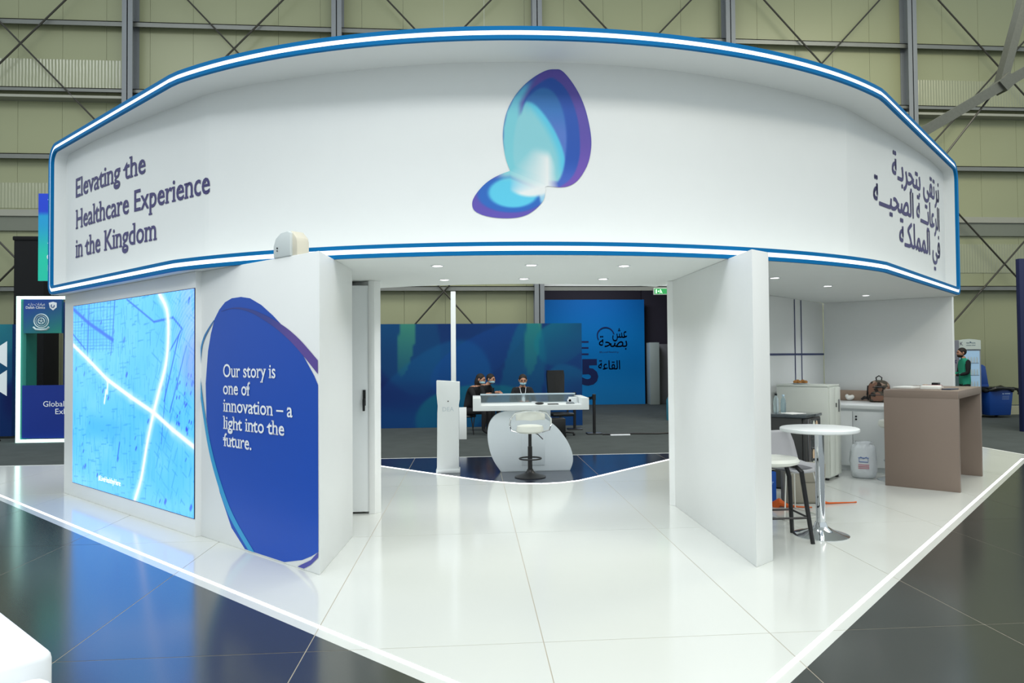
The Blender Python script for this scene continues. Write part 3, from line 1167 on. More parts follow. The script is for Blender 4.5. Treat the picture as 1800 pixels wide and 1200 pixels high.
dk = empty('reception_desk', (0.4, 5.75, 0), 0, label='white reception desk with a leaf-shaped front panel and a wide tray top', cat='desk')
lf = [(0.008, 0.0), (-0.087, 0.143), (-0.146, 0.307), (-0.166, 0.485), (-0.143, 0.633), (-0.068, 0.736), (0.036, 0.782), (0.156, 0.797), (0.454, 0.780), (0.544, 0.72), (0.649, 0.65), (0.768, 0.544), (0.887, 0.378), (0.946, 0.227), (0.952, 0.108), (0.914, 0.0)]
ol = [lf[0]] + catmull(lf, 4, False)[1:]
DESKF = mat('desk_front_white', (224, 232, 238), 0.3, var=0.01)
b = MB()
b.slab([(x - 0.4, z) for x, z in ol], -0.10, -0.02)
b.build('front_panel', DESKF, dk, bevel=0.003)
b = MB()
b.box(-0.40 + 0.29, 0.27, -0.02, 0.45, 0.0, 0.80)
b.build('pedestal', DESKF, dk)
b = MB()
b.box(-0.12, 0.18, -0.108, -0.101, 0.08, 0.62)
b.build('front_door', DESKF, dk, bevel=0.002)
b = MB()
b.slab([(-0.755, 0.80), (0.765, 0.80), (0.765, 0.955), (0.665, 0.955), (0.665, 0.868), (-0.65, 0.868), (-0.65, 0.965), (-0.755, 0.965)], -0.16, 0.55)
b.build('tray_top', WHITE2, dk, bevel=0.003)
b = MB()
b.box(-0.65, 0.665, 0.49, 0.50, 0.868, 0.975)
b.build('clear_screen', GLASS, dk)
b = MB()
b.box(-0.65, 0.665, 0.40, 0.50, 0.975, 0.99)
b.build('ledge', mat('frosted_ledge', (190, 205, 215), 0.3), dk)

# things on the desk
b = MB()
b.tube([(0.02 + 0.035 * math.cos(t) * (1 + 0.25 * math.sin(3 * t)), 0.04 * math.sin(t), 0.012 + 0.022 * abs(math.sin(t * 0.5 + 0.5))) for t in [i * 2 * PI / 20 for i in range(27)]], 0.003, 5)
o = b.build('coiled_cable', WTXT)
o.location = (0.44, 5.72, 0.8685)
tag(o, 'small pale coiled cable on the middle of the desk tray', 'cable')
b = MB()
b.ell((0, 0, 0.016), (0.06, 0.035, 0.016))
o = b.build('computer_mouse', BLACK)
o.location = (0.52, 5.68, 0.8685)
tag(o, 'dark mouse on the desk tray right of the coiled cable', 'mouse')
b = MB()
b.box(-0.07, 0.07, -0.04, 0.04, 0, 0.010)
o = b.build('phone', BLACK, bevel=0.003)
o.location = (0.70, 5.68, 0.8685)
tag(o, 'flat dark phone lying on the desk tray right of the mouse', 'phone')
td = empty('tape_dispenser', (0.93, 5.72, 0.870), 0, label='small white tape dispenser on the desk tray near the white box', cat='dispenser')
b = MB()
b.slab([(-0.05, 0), (0.06, 0), (0.055, 0.02), (0.03, 0.03), (-0.02, 0.03), (-0.05, 0.02)], -0.02, 0.02)
b.build('base', mat('grey_plastic', (150, 155, 160), 0.4), td)
b = MB()
b.lathe([(0.018, -0.012), (0.034, -0.012), (0.034, 0.012), (0.018, 0.012), (0.018, -0.012)], n=20)
o = b.build('tape_roll', WTXT, td)
o.rotation_euler = (PI / 2, 0, 0)
o.location = (0, 0, 0.045)
b = MB()
b.box(-0.05, 0.05, -0.04, 0.04, 0, 0.085)
o = b.build('paper_box', mat('white_card_box', (225, 230, 232), 0.6), bevel=0.002)
o.location = (0.985, 5.86, 0.8685)
tag(o, 'small white box at the right end of the desk tray', 'box')


def gas_stool(name, loc, rz, label, seatm, basem, h=0.56, backrest=True):
    t = empty(name, loc, rz, label=label, cat='stool')
    MB().lathe([(0.195, 0.0), (0.195, 0.008), (0.15, 0.022), (0.08, 0.045), (0.045, 0.075), (0.034, 0.10)], n=32).build('base', basem, t)
    MB().lathe([(0.028, 0.07), (0.028, h - 0.18), (0.021, h - 0.18), (0.021, h - 0.01)], n=16).build('column', basem, t)
    b = MB()
    b.tube([(0.135 * math.cos(a), 0.135 * math.sin(a) - 0.03, 0.235) for a in [2 * PI * i / 24 for i in range(25)]], 0.010, 6)
    b.tube([(0, 0.0, 0.235), (0, 0.105, 0.235)], 0.009, 6)
    b.build('foot_ring', basem, t)
    b = MB()
    b.lathe([(0.02, h - 0.01), (0.14, h - 0.01), (0.165, h + 0.01), (0.17, h + 0.04), (0.16, h + 0.075), (0.12, h + 0.085), (0.001, h + 0.082)], n=32)
    b.build('seat', seatm, t)
    b = MB()
    b.tube([(0.05, 0, h - 0.01), (0.10, -0.02, h - 0.03), (0.16, -0.04, h - 0.09)], 0.006, 6)
    b.build('lever', basem, t)
    if backrest:
        b = MB()
        pts = [(-0.15, -0.03, h + 0.0), (-0.235, -0.06, h + 0.03), (-0.255, -0.10, h + 0.10), (-0.25, -0.14, h + 0.18), (-0.19, -0.19, h + 0.25), (-0.08, -0.215, h + 0.275), (0.08, -0.215, h + 0.275),
               (0.19, -0.19, h + 0.25), (0.25, -0.14, h + 0.18), (0.255, -0.10, h + 0.10), (0.235, -0.06, h + 0.03), (0.15, -0.03, h + 0.0)]
        b.tube(pts, 0.011, 8)
        b.build('back_tube', CHROME, t)
        b = MB()
        n = 13
        vs, fs = [], []
        for i in range(n):
            a = -0.95 + 1.9 * i / (n - 1)
            x, y = 0.225 * math.sin(a), -0.235 * math.cos(a) + 0.03
            zz = h + 0.265 - 0.05 * abs(math.sin(a)) ** 2
            for dr_, z in ((0, zz), (0, zz - 0.11 + 0.04 * abs(math.sin(a))), (0.03, zz - 0.11 + 0.04 * abs(math.sin(a))), (0.03, zz)):
                k = 1 - dr_ / 0.235
                vs.append((x * k, y * k, z))
        for i in range(n - 1):
            for a_ in range(4):
                fs.append((4 * i + a_, 4 * i + (a_ + 1) % 4, 4 * i + 4 + (a_ + 1) % 4, 4 * i + 4 + a_))
        fs += [(0, 1, 2, 3), (4 * n - 4, 4 * n - 1, 4 * n - 2, 4 * n - 3)]
        b.add(vs, fs)
        b.build('backrest', seatm, t, bevel=0.006)
    return t


gas_stool('bar_stool', (0.352, 5.20, 0.0), 0.0, 'white padded bar stool on a black disc base in front of the reception desk', CREAM, BLKM)

# ------------------------------------------------------------ people


def person(name, loc, rz, label, joints, bones, region, mats, cat='person'):
    """joints: name -> (x,y,z,r); one skinned body mesh"""
    root = empty(name, loc, rz, label=label, cat=cat)
    me = bpy.data.meshes.new('body_tmp')
    keys = list(joints)
    me.from_pydata([joints[k][:3] for k in keys], [(keys.index(a), keys.index(b)) for a, b in bones], [])
    o = bpy.data.objects.new('body_tmp', me)
    COL.objects.link(o)
    sk = o.modifiers.new('skin', 'SKIN')
    sk.use_smooth_shade = True
    for i, k in enumerate(keys):
        r = joints[k][3]
        rr = r if isinstance(r, tuple) else (r, r)
        me.skin_vertices[0].data[i].radius = rr
        me.skin_vertices[0].data[i].use_root = (k == 'pelvis')
    ss_ = o.modifiers.new('sub', 'SUBSURF')
    ss_.levels = 2
    ss_.render_levels = 2
    bpy.context.view_layer.update()
    dg = bpy.context.evaluated_depsgraph_get()
    m2 = bpy.data.meshes.new_from_object(o.evaluated_get(dg))
    bpy.data.objects.remove(o)
    m2.name = 'body'
    m2.materials.clear()
    for mm in mats:
        m2.materials.append(mm)
    for p in m2.polygons:
        p.material_index = region(p.center)
        p.use_smooth = True
    ob = bpy.data.objects.new('body', m2)
    COL.objects.link(ob)
    ob.parent = root
    return root


def head_extras(root, c, r=0.085, yawd=0.0, hairm=HAIR, mask=True, tilt=0.0, long=False):
    """hair, face and mask around a head centre; the face looks along -y turned by yawd"""
    h = empty('head_tmp', (0, 0, 0))
    parts = []
    b = MB()
    b.ell((0, 0.012, 0.022), (r * 0.98, r * 1.12, r * 1.12), 16, 10)
    if long:
        b.ell((0, 0.035, -0.05), (r * 1.0, r * 0.95, r * 1.6), 14, 8)
    parts.append(b.build('hair', hairm, root))
    b = MB()
    b.ell((0, -0.028, -0.012), (r * 0.84, r * 0.92, r * 1.12), 16, 12)
    b.ell((0, -0.028 - r * 0.92, -0.012), (0.011, 0.014, 0.022), 8, 6)
    for sx in (-1, 1):
        b.ell((sx * r * 0.93, 0.0, -0.01), (0.010, 0.02, 0.03), 8, 6)
    parts.append(b.build('face', SKIN, root))
    for sx in (-1, 1):
        parts.append(MB().ell((sx * 0.030, -0.028 - r * 0.80, 0.012), (0.014, 0.008, 0.006), 8, 6).build('eye', BLACK, root))
        parts.append(MB().box(sx * 0.030 - 0.016, sx * 0.030 + 0.016, -0.03 - r * 0.86, -0.02 - r * 0.7, 0.028, 0.034).build('eyebrow', HAIR, root))
    if not mask:
        parts.append(MB().box(-0.022, 0.022, -0.032 - r * 0.80, -0.02 - r * 0.7, -0.056, -0.050).build('mouth', RED, root))
    if mask:
        b = MB()
        b.ell((0, -0.036, -0.045), (r * 0.80, r * 0.96, r * 0.58), 16, 10)
        b.tube([(-r * 0.7, -0.06, -0.03), (-r * 0.98, 0.0, -0.005)], 0.002, 4)
        b.tube([(r * 0.7, -0.06, -0.03), (r * 0.98, 0.0, -0.005)], 0.002, 4)
        parts.append(b.build('face_mask', MASK, root))
    for p in parts:
        p.location = c
        p.rotation_euler = (tilt, 0, yawd)
    bpy.data.objects.remove(h)
    return parts


def hand(root, wrist, dirv, side=1, curl=0.5):
    """palm, four fingers and a thumb as one mesh"""
    b = MB()
    d = Vector(dirv).normalized()
    s_ = d.cross(Vector((0, 0, 1))).normalized() * side
    n = s_.cross(d).normalized()
    w = Vector(wrist)
    pc = w + d * 0.045
    b.tube([w, w + d * 0.03, w + d * 0.075], [0.022, 0.030, 0.030], 8)
    for i, (o_, l_) in enumerate(((-0.024, 0.065), (-0.008, 0.075), (0.008, 0.070), (0.023, 0.055))):
        p0 = w + d * 0.075 + s_ * o_
        p1 = p0 + d * l_ * 0.5 - Vector((0, 0, 1)) * curl * 0.015
        p2 = p1 + d * l_ * 0.4 - Vector((0, 0, 1)) * curl * 0.04
        b.tube([p0, p1, p2], [0.009, 0.008, 0.006], 6)
    t0 = w + d * 0.02 - s_ * 0.025
    b.tube([t0, t0 + d * 0.03 - s_ * 0.022, t0 + d * 0.055 - s_ * 0.02], [0.011, 0.010, 0.007], 6)
    return b.build('hand', SKIN, root)


SEAT = {'pelvis': (0, 0, 0.50, (0.15, 0.12)), 'waist': (0, -0.02, 0.66, (0.135, 0.11)), 'chest': (0, -0.05, 0.84, (0.155, 0.12)), 'neckb': (0, -0.07, 0.99, (0.07, 0.06)), 'head': (0, -0.10, 1.07, (0.05, 0.05)),
        'shl': (-0.17, -0.05, 0.94, 0.065), 'ell': (-0.235, -0.14, 0.70, 0.048), 'wrl': (-0.08, -0.33, 0.72, 0.03),
        'shr': (0.17, -0.05, 0.94, 0.065), 'elr': (0.235, -0.14, 0.70, 0.048), 'wrr': (0.08, -0.33, 0.72, 0.03),
        'hpl': (-0.10, -0.05, 0.48, 0.085), 'knl': (-0.12, -0.44, 0.50, 0.065), 'anl': (-0.12, -0.42, 0.10, 0.042), 'tol': (-0.12, -0.56, 0.05, 0.035),
        'hpr': (0.10, -0.05, 0.48, 0.085), 'knr': (0.12, -0.44, 0.50, 0.065), 'anr': (0.12, -0.42, 0.10, 0.042), 'tor': (0.12, -0.56, 0.05, 0.035)}
BN = [('pelvis', 'waist'), ('waist', 'chest'), ('chest', 'neckb'), ('neckb', 'head'), ('chest', 'shl'), ('shl', 'ell'), ('ell', 'wrl'), ('chest', 'shr'), ('shr', 'elr'), ('elr', 'wrr'),
      ('pelvis', 'hpl'), ('hpl', 'knl'), ('knl', 'anl'), ('anl', 'tol'), ('pelvis', 'hpr'), ('hpr', 'knr'), ('knr', 'anr'), ('anr', 'tor')]

p1 = person('person', (0.635, 10.62, -0.10), 0.05, 'seated person in black with a pale blue face mask and lanyard behind the desk', SEAT, BN,
            lambda c: 1 if (c.z > 1.0) else 0, [BCLOTH, SKIN])
head_extras(p1, (0, -0.135, 1.145), tilt=0.32)
hand(p1, (-0.08, -0.33, 0.72), (0.5, -1, 0), 1)
hand(p1, (0.08, -0.33, 0.72), (-0.5, -1, 0), -1)
b = MB()
b.tube([(-0.06, -0.13, 1.0), (-0.045, -0.18, 0.9), (0.0, -0.205, 0.81)], 0.005, 5)
b.tube([(0.06, -0.13, 1.0), (0.045, -0.18, 0.9), (0.0, -0.205, 0.81)], 0.005, 5)
b.box(-0.03, 0.03, -0.215, -0.21, 0.72, 0.81)
b.build('lanyard', WTXT, p1)
# chair under them
ch = empty('office_chair', (0.635, 10.66, -0.10), 0.0, label='dark swivel chair under the seated person in black', cat='chair')


def office_chair(t, m, h=0.40):
    b = MB()
    b.box(-0.23, 0.23, -0.30, 0.20, h, h + 0.065)
    b.build('seat', m, t, bevel=0.02)
    b = MB()
    for k in range(5):
        a = 2 * PI * k / 5 + 0.3
        b.tube([(0, 0, 0.09), (0.27 * math.cos(a), 0.27 * math.sin(a), 0.06)], [0.03, 0.018], 6)
        b.ell((0.27 * math.cos(a), 0.27 * math.sin(a), 0.028), (0.025, 0.025, 0.028), 8, 6)
    b.tube([(0, 0, 0.09), (0, 0, h)], 0.025, 8)
    b.build('base', BLACK, t)


office_chair(ch, BLACK, 0.32)

oc = empty('office_chair', (1.42, 10.75, -0.10), PI + 0.25, label='empty high-backed dark office chair with armrests behind the right of the desk', cat='chair')
office_chair(oc, BLACK)
vs, fs = [], []
n, m_ = 9, 9
b = MB()
for j in range(m_ + 1):
    z = 0.50 + 0.82 * j / m_
    hw = 0.19 * (1 - 0.25 * (1 - j / m_) ** 2) * (1 if j < m_ else 0.93)
    for i in range(n + 1):
        u = -1 + 2 * i / n
        y = -0.24 - 0.05 * (j / m_) + 0.04 * u * u
        vs.append((hw * u, y, z))
for j in range(m_):
    for i in range(n):
        a = j * (n + 1) + i
        fs.append((a, a + 1, a + n + 2, a + n + 1))
k0 = len(vs)
vs += [(v[0], v[1] - 0.06, v[2]) for v in vs]
fs += [tuple(i + k0 for i in f[::-1]) for f in fs]
rim = [i for i in range(n + 1)] + [j * (n + 1) + n for j in range(1, m_ + 1)] + [m_ * (n + 1) + i for i in range(n - 1, -1, -1)] + [j * (n + 1) for j in range(m_ - 1, 0, -1)]
for i in range(len(rim)):
    a, c = rim[i], rim[(i + 1) % len(rim)]
    fs.append((a, c, c + k0, a + k0))
b.add(vs, fs)
b.build('backrest', BLACK, oc, bevel=0.0)
for sx in (-1, 1):
    b = MB()
    b.tube([(sx * 0.24, -0.22, 0.44), (sx * 0.28, -0.20, 0.66), (sx * 0.28, 0.18, 0.68)], [0.02, 0.022, 0.028], 8)
    b.build('armrest', BLACK, oc)

BENT = dict(SEAT)
BENT.update({'waist': (0, -0.06, 0.68, (0.14, 0.12)), 'chest': (0, -0.16, 0.86, (0.155, 0.125)), 'neckb': (0, -0.24, 1.0, (0.07, 0.06)), 'head': (0, -0.28, 1.07, (0.05, 0.05)),
             'shl': (-0.17, -0.17, 0.95, 0.065), 'shr': (0.17, -0.17, 0.95, 0.065), 'ell': (-0.21, -0.28, 0.74, 0.048), 'elr': (0.21, -0.28, 0.74, 0.048), 'wrl': (-0.07, -0.46, 0.84, 0.03), 'wrr': (0.07, -0.46, 0.84, 0.03)})
p2 = person('person', (-0.47, 11.32, -0.10), 1.15, 'dark-clothed person with long dark hair seated left of the desk looking at a phone', BENT, BN, lambda c: 1 if c.z > 1.0 else 0, [BCLOTH, SKIN])
head_extras(p2, (0, -0.31, 1.15), tilt=0.3, long=True, mask=True)
hand(p2, (-0.07, -0.46, 0.84), (0.4, -1, 0), 1)
hand(p2, (0.07, -0.46, 0.84), (-0.4, -1, 0), -1)
MB().box(-0.035, 0.035, -0.60, -0.58, 0.83, 0.97).build('phone', BLACK, p2)
p3 = person('person', (-0.22, 12.12, -0.10), 1.0, 'second dark-clothed person seated beyond the one looking at a phone', BENT, BN, lambda c: 1 if c.z > 1.0 else 0, [BCLOTH, SKIN])
head_extras(p3, (0, -0.31, 1.13), tilt=0.25, mask=True)
hand(p3, (-0.07, -0.46, 0.84), (0.4, -1, 0), 1)
hand(p3, (0.07, -0.46, 0.84), (-0.4, -1, 0), -1)
for (x, y, lb) in ((-0.47, 11.32, 'near'), (-0.22, 12.12, 'far')):
    b = MB()
    b.lathe([(0.18, 0.36), (0.19, 0.38), (0.18, 0.40), (0.001, 0.40)], n=20)
    t = empty('low_stool', (x, y, -0.10), 0, label='round black stool under the %s of the two people seated left of the desk' % ('nearer' if lb == 'near' else 'farther'), cat='stool')
    b.build('seat', BLACK, t)
    for k in range(4):
        a = PI / 4 + k * PI / 2
        MB().tube([(0.12 * math.cos(a), 0.12 * math.sin(a), 0.37), (0.19 * math.cos(a), 0.19 * math.sin(a), 0.0)], 0.012, 6).build('leg', BLKM, t)

o = MB().box(-0.22, 0.22, -0.15, 0.15, 0, 0.40).build('dark_crate', BLACK, bevel=0.01)
o.location = (1.22, 10.25, -0.10)
tag(o, 'low black crate on the carpet behind the right of the reception desk', 'crate')

# rope posts
for i, (x, y, lb) in enumerate([(2.15, 10.98, 'black belt barrier post on the carpet right of the desk'), (1.88, 11.95, 'farther belt barrier post beside the blue back wall')]):
    t = empty('barrier_post', (x, y, -0.10), 0, label=lb, cat='post')
    b = MB()
    b.box(-0.16, 0.16, -0.14, 0.14, 0, 0.025)
    b.build('base', BLACK, t, bevel=0.01)
    MB().tube([(0, 0, 0.02), (0, 0, 0.80)], 0.032, 12).build('pole', BLKM, t)
    MB().lathe([(0.04, 0.70), (0.04, 0.81), (0.03, 0.82)], n=16).build('belt_head', BLACK, t)
b = MB()
vs = []
for i in range(9):
    t = 0.045 + 0.91 * i / 8
    x, y = 2.15 + (1.88 - 2.15) * t, 10.98 + (11.95 - 10.98) * t
    z = 0.655 - 0.05 * math.sin(PI * t)
    vs += [(x, y, z - 0.03), (x, y, z + 0.03)]
b.add(vs, [(2 * i, 2 * i + 2, 2 * i + 3, 2 * i + 1) for i in range(8)])
o = b.build('barrier_belt', BLACK)
tag(o, 'dark belt stretched between the two barrier posts', 'belt')
b = MB()
b.tube([(2.28, 10.75, -0.085), (2.6, 10.72, -0.085), (2.9, 10.8, -0.085), (3.4, 10.7, -0.085), (4.0, 10.9, -0.085)], 0.018, 6)
tag(b.build('floor_cable', BLACK), 'black cable lying on the grey carpet right of the belt post', 'cable')
b = MB()
b.box(-0.2, 0.2, -0.03, 0.03, 0, 0.02)
o = b.build('floor_tape', WTXT)
o.location = (2.62, 10.63, -0.10)
tag(o, 'short white strip on the carpet beside the black cable', 'tape')

# ------------------------------------------------------------ blue back wall with petal print
PRINTS = mat_print('satin_print', 0.6, spec=0.2)


def petal_wall(name, x0, x1, z0, z1, y, label, petals, thick=0.12, nx=120, nz=60, base_=(0, 36, 92)):
    t = empty(name, (x0, y, z0), 0, label=label, cat='backdrop')
    MB().box(0, x1 - x0, 0.0, thick, 0, z1 - z0).build('board', mat('backdrop_edge', (20, 60, 120), 0.5), t)
    u, v = np.meshgrid(np.linspace(0, 1, nx), np.linspace(0, 1, nz))
    X, Z = u * (x1 - x0), v * (z1 - z0)
    c = np.zeros(u.shape + (3,)) + np.array(base_, float)
    c = mixc(c, (0, 56, 112), vnoise(u, v, 4, 3, 9) * 0.9)
    c = mixc(c, (2, 18, 80), sstep(vnoise(u, v, 5, 3, 11), 0.5, 0.9) * 0.8)
    for (cx, cz, rx, rz_, ang, col, st_) in petals:
        dx, dz = X - cx, Z - cz
        a, b_ = dx * math.cos(ang) + dz * math.sin(ang), -dx * math.sin(ang) + dz * math.cos(ang)
        a = a + 0.22 * rx * (b_ / rz_) ** 2
        g = np.sqrt((a / rx) ** 2 + (b_ / rz_) ** 2)
        c = mixc(c, col, (1 - sstep(g, 0.94, 1.02)) * st_ * (0.25 + 0.75 * np.clip((b_ / rz_ + 1) / 2, 0, 1)))
    idx = np.arange(nx * nz).reshape(nz, nx)
    q = np.stack([idx[:-1, :-1], idx[:-1, 1:], idx[1:, 1:], idx[1:, :-1]], -1).reshape(-1, 4)
    vs = np.stack([X.ravel(), np.full(X.size, -0.003), Z.ravel()], -1)
    rawmesh('print', vs.tolist(), q.tolist(), PRINTS, t, cols=c.reshape(-1, 3))
    return t


gp = (84, 160, 110)
petal_wall('backdrop_wall', -4.6, 2.2, -0.10, 2.28, 12.9, 'long dark blue backdrop wall with soft leaf shapes behind the desk',
           [(2.4, 2.6, 0.9, 2.0, 0.5, (0, 100, 130), 0.55), (2.76, 2.15, 0.19, 1.0, -0.10, gp, 0.9), (3.4, 0.6, 1.1, 1.6, -0.9, (0, 88, 140), 0.55), (4.4, 1.6, 1.3, 0.5, 0.6, (0, 66, 140), 0.5),
            (5.66, 2.15, 0.18, 1.0, -0.06, gp, 0.9), (5.4, 1.0, 0.5, 1.6, -0.2, (0, 108, 130), 0.5), (6.4, 2.0, 0.75, 0.5, 0.5, (0, 110, 130), 0.7), (4.3, 0.3, 1.4, 0.7, 0.2, (0, 110, 120), 0.6),
            (1.0, 1.2, 0.8, 1.8, 0.4, (0, 84, 140), 0.5), (6.6, 0.6, 0.6, 0.9, 0.3, (0, 90, 130), 0.6)])

# annex wall print
ann = empty('annex_banner', (0.9, 20.0, -0.10), 0, label='bright blue hall banner wall with navy Arabic lettering seen through the opening', cat='banner')
AX1 = 5.42 - 0.9
MB().box(0, AX1, 0.0, 0.1, 0, 3.50).build('board', mat('banner_edge', (0, 90, 160), 0.5), ann)
u, v = np.meshgrid(np.linspace(0, 1, 40), np.linspace(0, 1, 30))
c = np.zeros(u.shape + (3,)) + np.array((0, 128, 206.0))
c = mixc(c, (0, 104, 186), sstep(v, 0.6, 1.0) * 0.8)
c = mixc(c, (44, 150, 222), (1 - sstep(v, 0.0, 0.5)) * 0.7)
idx = np.arange(40 * 30).reshape(30, 40)
q = np.stack([idx[:-1, :-1], idx[:-1, 1:], idx[1:, 1:], idx[1:, :-1]], -1).reshape(-1, 4)
rawmesh('print', np.stack([u.ravel() * AX1, np.full(u.size, -0.003), v.ravel() * 3.5], -1).tolist(), q.tolist(), PRINTS, ann, cols=c.reshape(-1, 3))
NAVYB = mat('navy_banner_print', (16, 36, 96), 0.5, var=0)
for z in (1.99, 1.79, 1.58):
    MB().box(1.6, 2.62, -0.006, -0.004, z - 0.03 + 0.1, z + 0.03 + 0.1).build('letter_bar', NAVYB, ann)
put_text('numeral', '5', lambda u_, v_: (2.34 + u_, -0.006, 0.70 + v_), 1.12, NAVYB, ann, off=0.05, width=0.60)
put_text('hall_word', 'القاعة', lambda u_, v_: (3.68 + u_, -0.006, 1.17 + v_), 0.42, NAVYB, ann, arabic=True, off=0.012, align='R', width=0.74)
put_text('slogan', 'عش', lambda u_, v_: (3.93 + u_, -0.006, 2.22 + v_), 0.50, NAVYB, ann, arabic=True, off=0.01, align='R', width=0.50)
put_text('slogan', 'بصحة', lambda u_, v_: (3.93 + u_, -0.006, 1.92 + v_), 0.50, NAVYB, ann, arabic=True, off=0.01, align='R', width=0.96)
b = MB()
b.tube([(3.20 + 0.28 * math.cos(a), -0.01, 2.30 + 0.27 * math.sin(a)) for a in [0.2 + (PI + 0.3) * i / 20 for i in range(21)]], 0.022, 5)
b.build('slogan_arc', NAVYB, ann)
put_text('small_text', '#LiveHealthy', lambda u_, v_: (2.98 + u_, -0.006, 1.72 + v_), 0.09, NAVYB, ann, width=0.66)
# annex room shell
ar = MB()
ar.box(5.44, 12.0, 20.4, 20.6, -0.1, 4.4)
ar.box(-6, 5.44, 20.6, 20.8, -0.1, 4.4)
ar.build('wall_annex', mat('annex_dark_wall', (52, 46, 60), 0.7), kind='structure')['label'] = 'dark far wall of the annex'
MB().box(-6, 12, 14.2, 20.8, 4.8, 4.9).build('ceiling', mat('annex_ceiling', (92, 100, 108), 0.8), kind='structure')['label'] = 'grey ceiling of the annex'
b = MB()
b.box(0, 0.32, 0, 0.5, 0, 2.05)
o = b.build('locker', mat('pale_locker', (176, 184, 180), 0.5), bevel=0.01)
o.location = (5.50, 19.6, -0.10)
tag(o, 'pale upright cabinet beside the blue hall banner', 'cabinet')
b = MB()
b.box(0, 0.55, 0, 0.4, 0, 2.0)
o = b.build('locker', mat('dim_locker', (120, 118, 122), 0.5), bevel=0.01)
o.location = (5.90, 19.9, -0.10)
tag(o, 'greyish upright cabinet right of the pale one in the annex', 'cabinet')
b = MB()
b.tube([(0, 0, 0), (0, 0, 0.5), (0.02, 0, 0.62), (0.02, 0, 0.72)], [0.09, 0.09, 0.04, 0.04], 10)
o = b.build('fire_extinguisher', mat('teal_bottle', (40, 110, 130), 0.4))
o.location = (4.55, 13.85, -0.10)
tag(o, 'blue-green bottle standing at the right jamb of the opening', 'bottle')

# ------------------------------------------------------------ hall back wall
wb_ = empty('wall_back', (0, 14.0, -0.1), 0, kind='structure', label='olive-grey sheet-metal wall of the hall')
OPX0, OPX1, OPZ = 1.42, 4.69, 3.33
pw = 1.0
x = -20.0
while x < 24:
    a, c_ = x, x + pw - 0.006
    segs = [(0.25, 11.4)]
    if c_ > OPX0 and a < OPX1:
        b = MB()
        if a < OPX0:
            b.box(a, OPX0, 0, 0.1, 0.25, 11.4)
        if c_ > OPX1:
            b.box(OPX1, c_, 0, 0.1, 0.25, 11.4)
        b.box(max(a, OPX0), min(c_, OPX1), 0, 0.1, OPZ + 0.1, 11.4)
        b.build('wall_panel', WALLG, wb_)
    else:
        MB().box(a, c_, 0, 0.1, 0.25, 11.4).build('wall_panel', WALLG, wb_)
    x += pw
for x0_, x1_, z0_, z1_ in [(-11.95, -8.6, 8.0, 8.75), (11.25, 14.4, 8.0, 8.75), (-11.95, -8.6, 5.2, 5.8), (11.25, 14.4, 3.7, 4.45)]:
    MB().box(x0_, x1_, -0.012, -0.002, z0_, z1_).build('ribbed_panel', RIB, wb_)['label'] = 'glossy ribbed cladding strip'
for z, h, d, mm in [(9.60, 0.10, 0.20, GIRT), (7.98, 0.07, 0.24, GIRT), (6.43, 0.10, 0.2, GIRT), (3.32, 0.09, 0.2, GIRT)]:
    if z < 4:
        for xa, xb in ((-20, OPX0 - 0.1), (OPX0 - 0.1, 24)):
            MB().box(xa, xb, -d, 0, z, z + 0.02).box(xa, xb, -d, -d + 0.02, z - h, z + 0.02).build('girt', mm, wb_)
    else:
        MB().box(-20, 24, -d, 0, z, z + 0.02).box(-20, 24, -d, -d + 0.02, z - h, z + 0.02).build('girt', mm, wb_)
MB().box(-20, 24, -0.30, 0, 7.74, 7.80).build('girt', GIRTL, wb_)
MB().box(-20, 24, -0.10, 0, 5.0, 5.15).build('girt', GIRTL, wb_)
MB().box(-20, 24, -0.06, 0, 4.66, 5.0).build('girt', mat('painted_girt_shadow', (112, 116, 104), 0.5), wb_)  # no real girt: shadow below the pale girt, painted as a darker band
for xa, xb in ((-20, OPX0), (OPX1, 24)):
    MB().box(xa, xb, -0.08, 0.1, 0, 0.22).build('plinth', mat('pale_wall_base', (176, 174, 148), 0.6), wb_)
for xc in (-13.2, -8.37, -3.55, 1.29, 6.17, 10.95, 15.8):
    b = MB()
    b.box(xc - 0.12, xc + 0.12, -0.36, -0.345, 0, 11.4)
    b.box(xc - 0.12, xc + 0.12, -0.02, -0.005, 0, 11.4)
    b.box(xc - 0.012, xc + 0.012, -0.36, 0, 0, 11.4)
    b.build('column', COLM, wb_)
# opening frame
b = MB()
b.box(OPX0 - 0.06, OPX0, -0.05, 0.12, 0, OPZ)
b.box(OPX1, OPX1 + 0.08, -0.05, 0.12, 0, OPZ)
b.box(OPX0 - 0.06, OPX1 + 0.08, -0.05, 0.12, OPZ, OPZ + 0.1)
b.build('opening_frame', mat('pale_frame', (200, 204, 206), 0.5), wb_)


def rod(a, c_, z_):
    MB().tube([(a[0], -0.28, a[1] + 0.1), (c_[0], -0.28, c_[1] + 0.1)], 0.022, 6).build('brace_rod', RODM, wb_)


# crossing rods in each bay: every X spans one bay, three tiers
for (xa, xb) in ((-13.2, -8.37), (-8.37, -3.55), (-3.55, 1.29), (1.29, 6.17), (6.17, 10.95), (10.95, 15.8)):
    for z0_, z1_ in ((6.5, 11.3), (1.4, 6.2)):
        if z0_ < 3 and xa in (-3.55,):
            rod((xa + 1.2, 1.6), (xb - 1.0, 4.6), 0)
            rod((xb - 1.0, 1.6), (xa + 1.2, 4.6), 0)
            continue
        if z0_ < 3 and xa == 1.29:
            continue
        k = 0.15
        rod((xa + k, z0_), (xb - k, z1_), 0)
        rod((xb - k, z0_), (xa + k, z1_), 0)
# galvanised roof channel crossing at upper right
t = empty('roof_brace', (0, 0, 0), 0, label='diagonal galvanised channel brace under the roof at upper right', cat='brace')


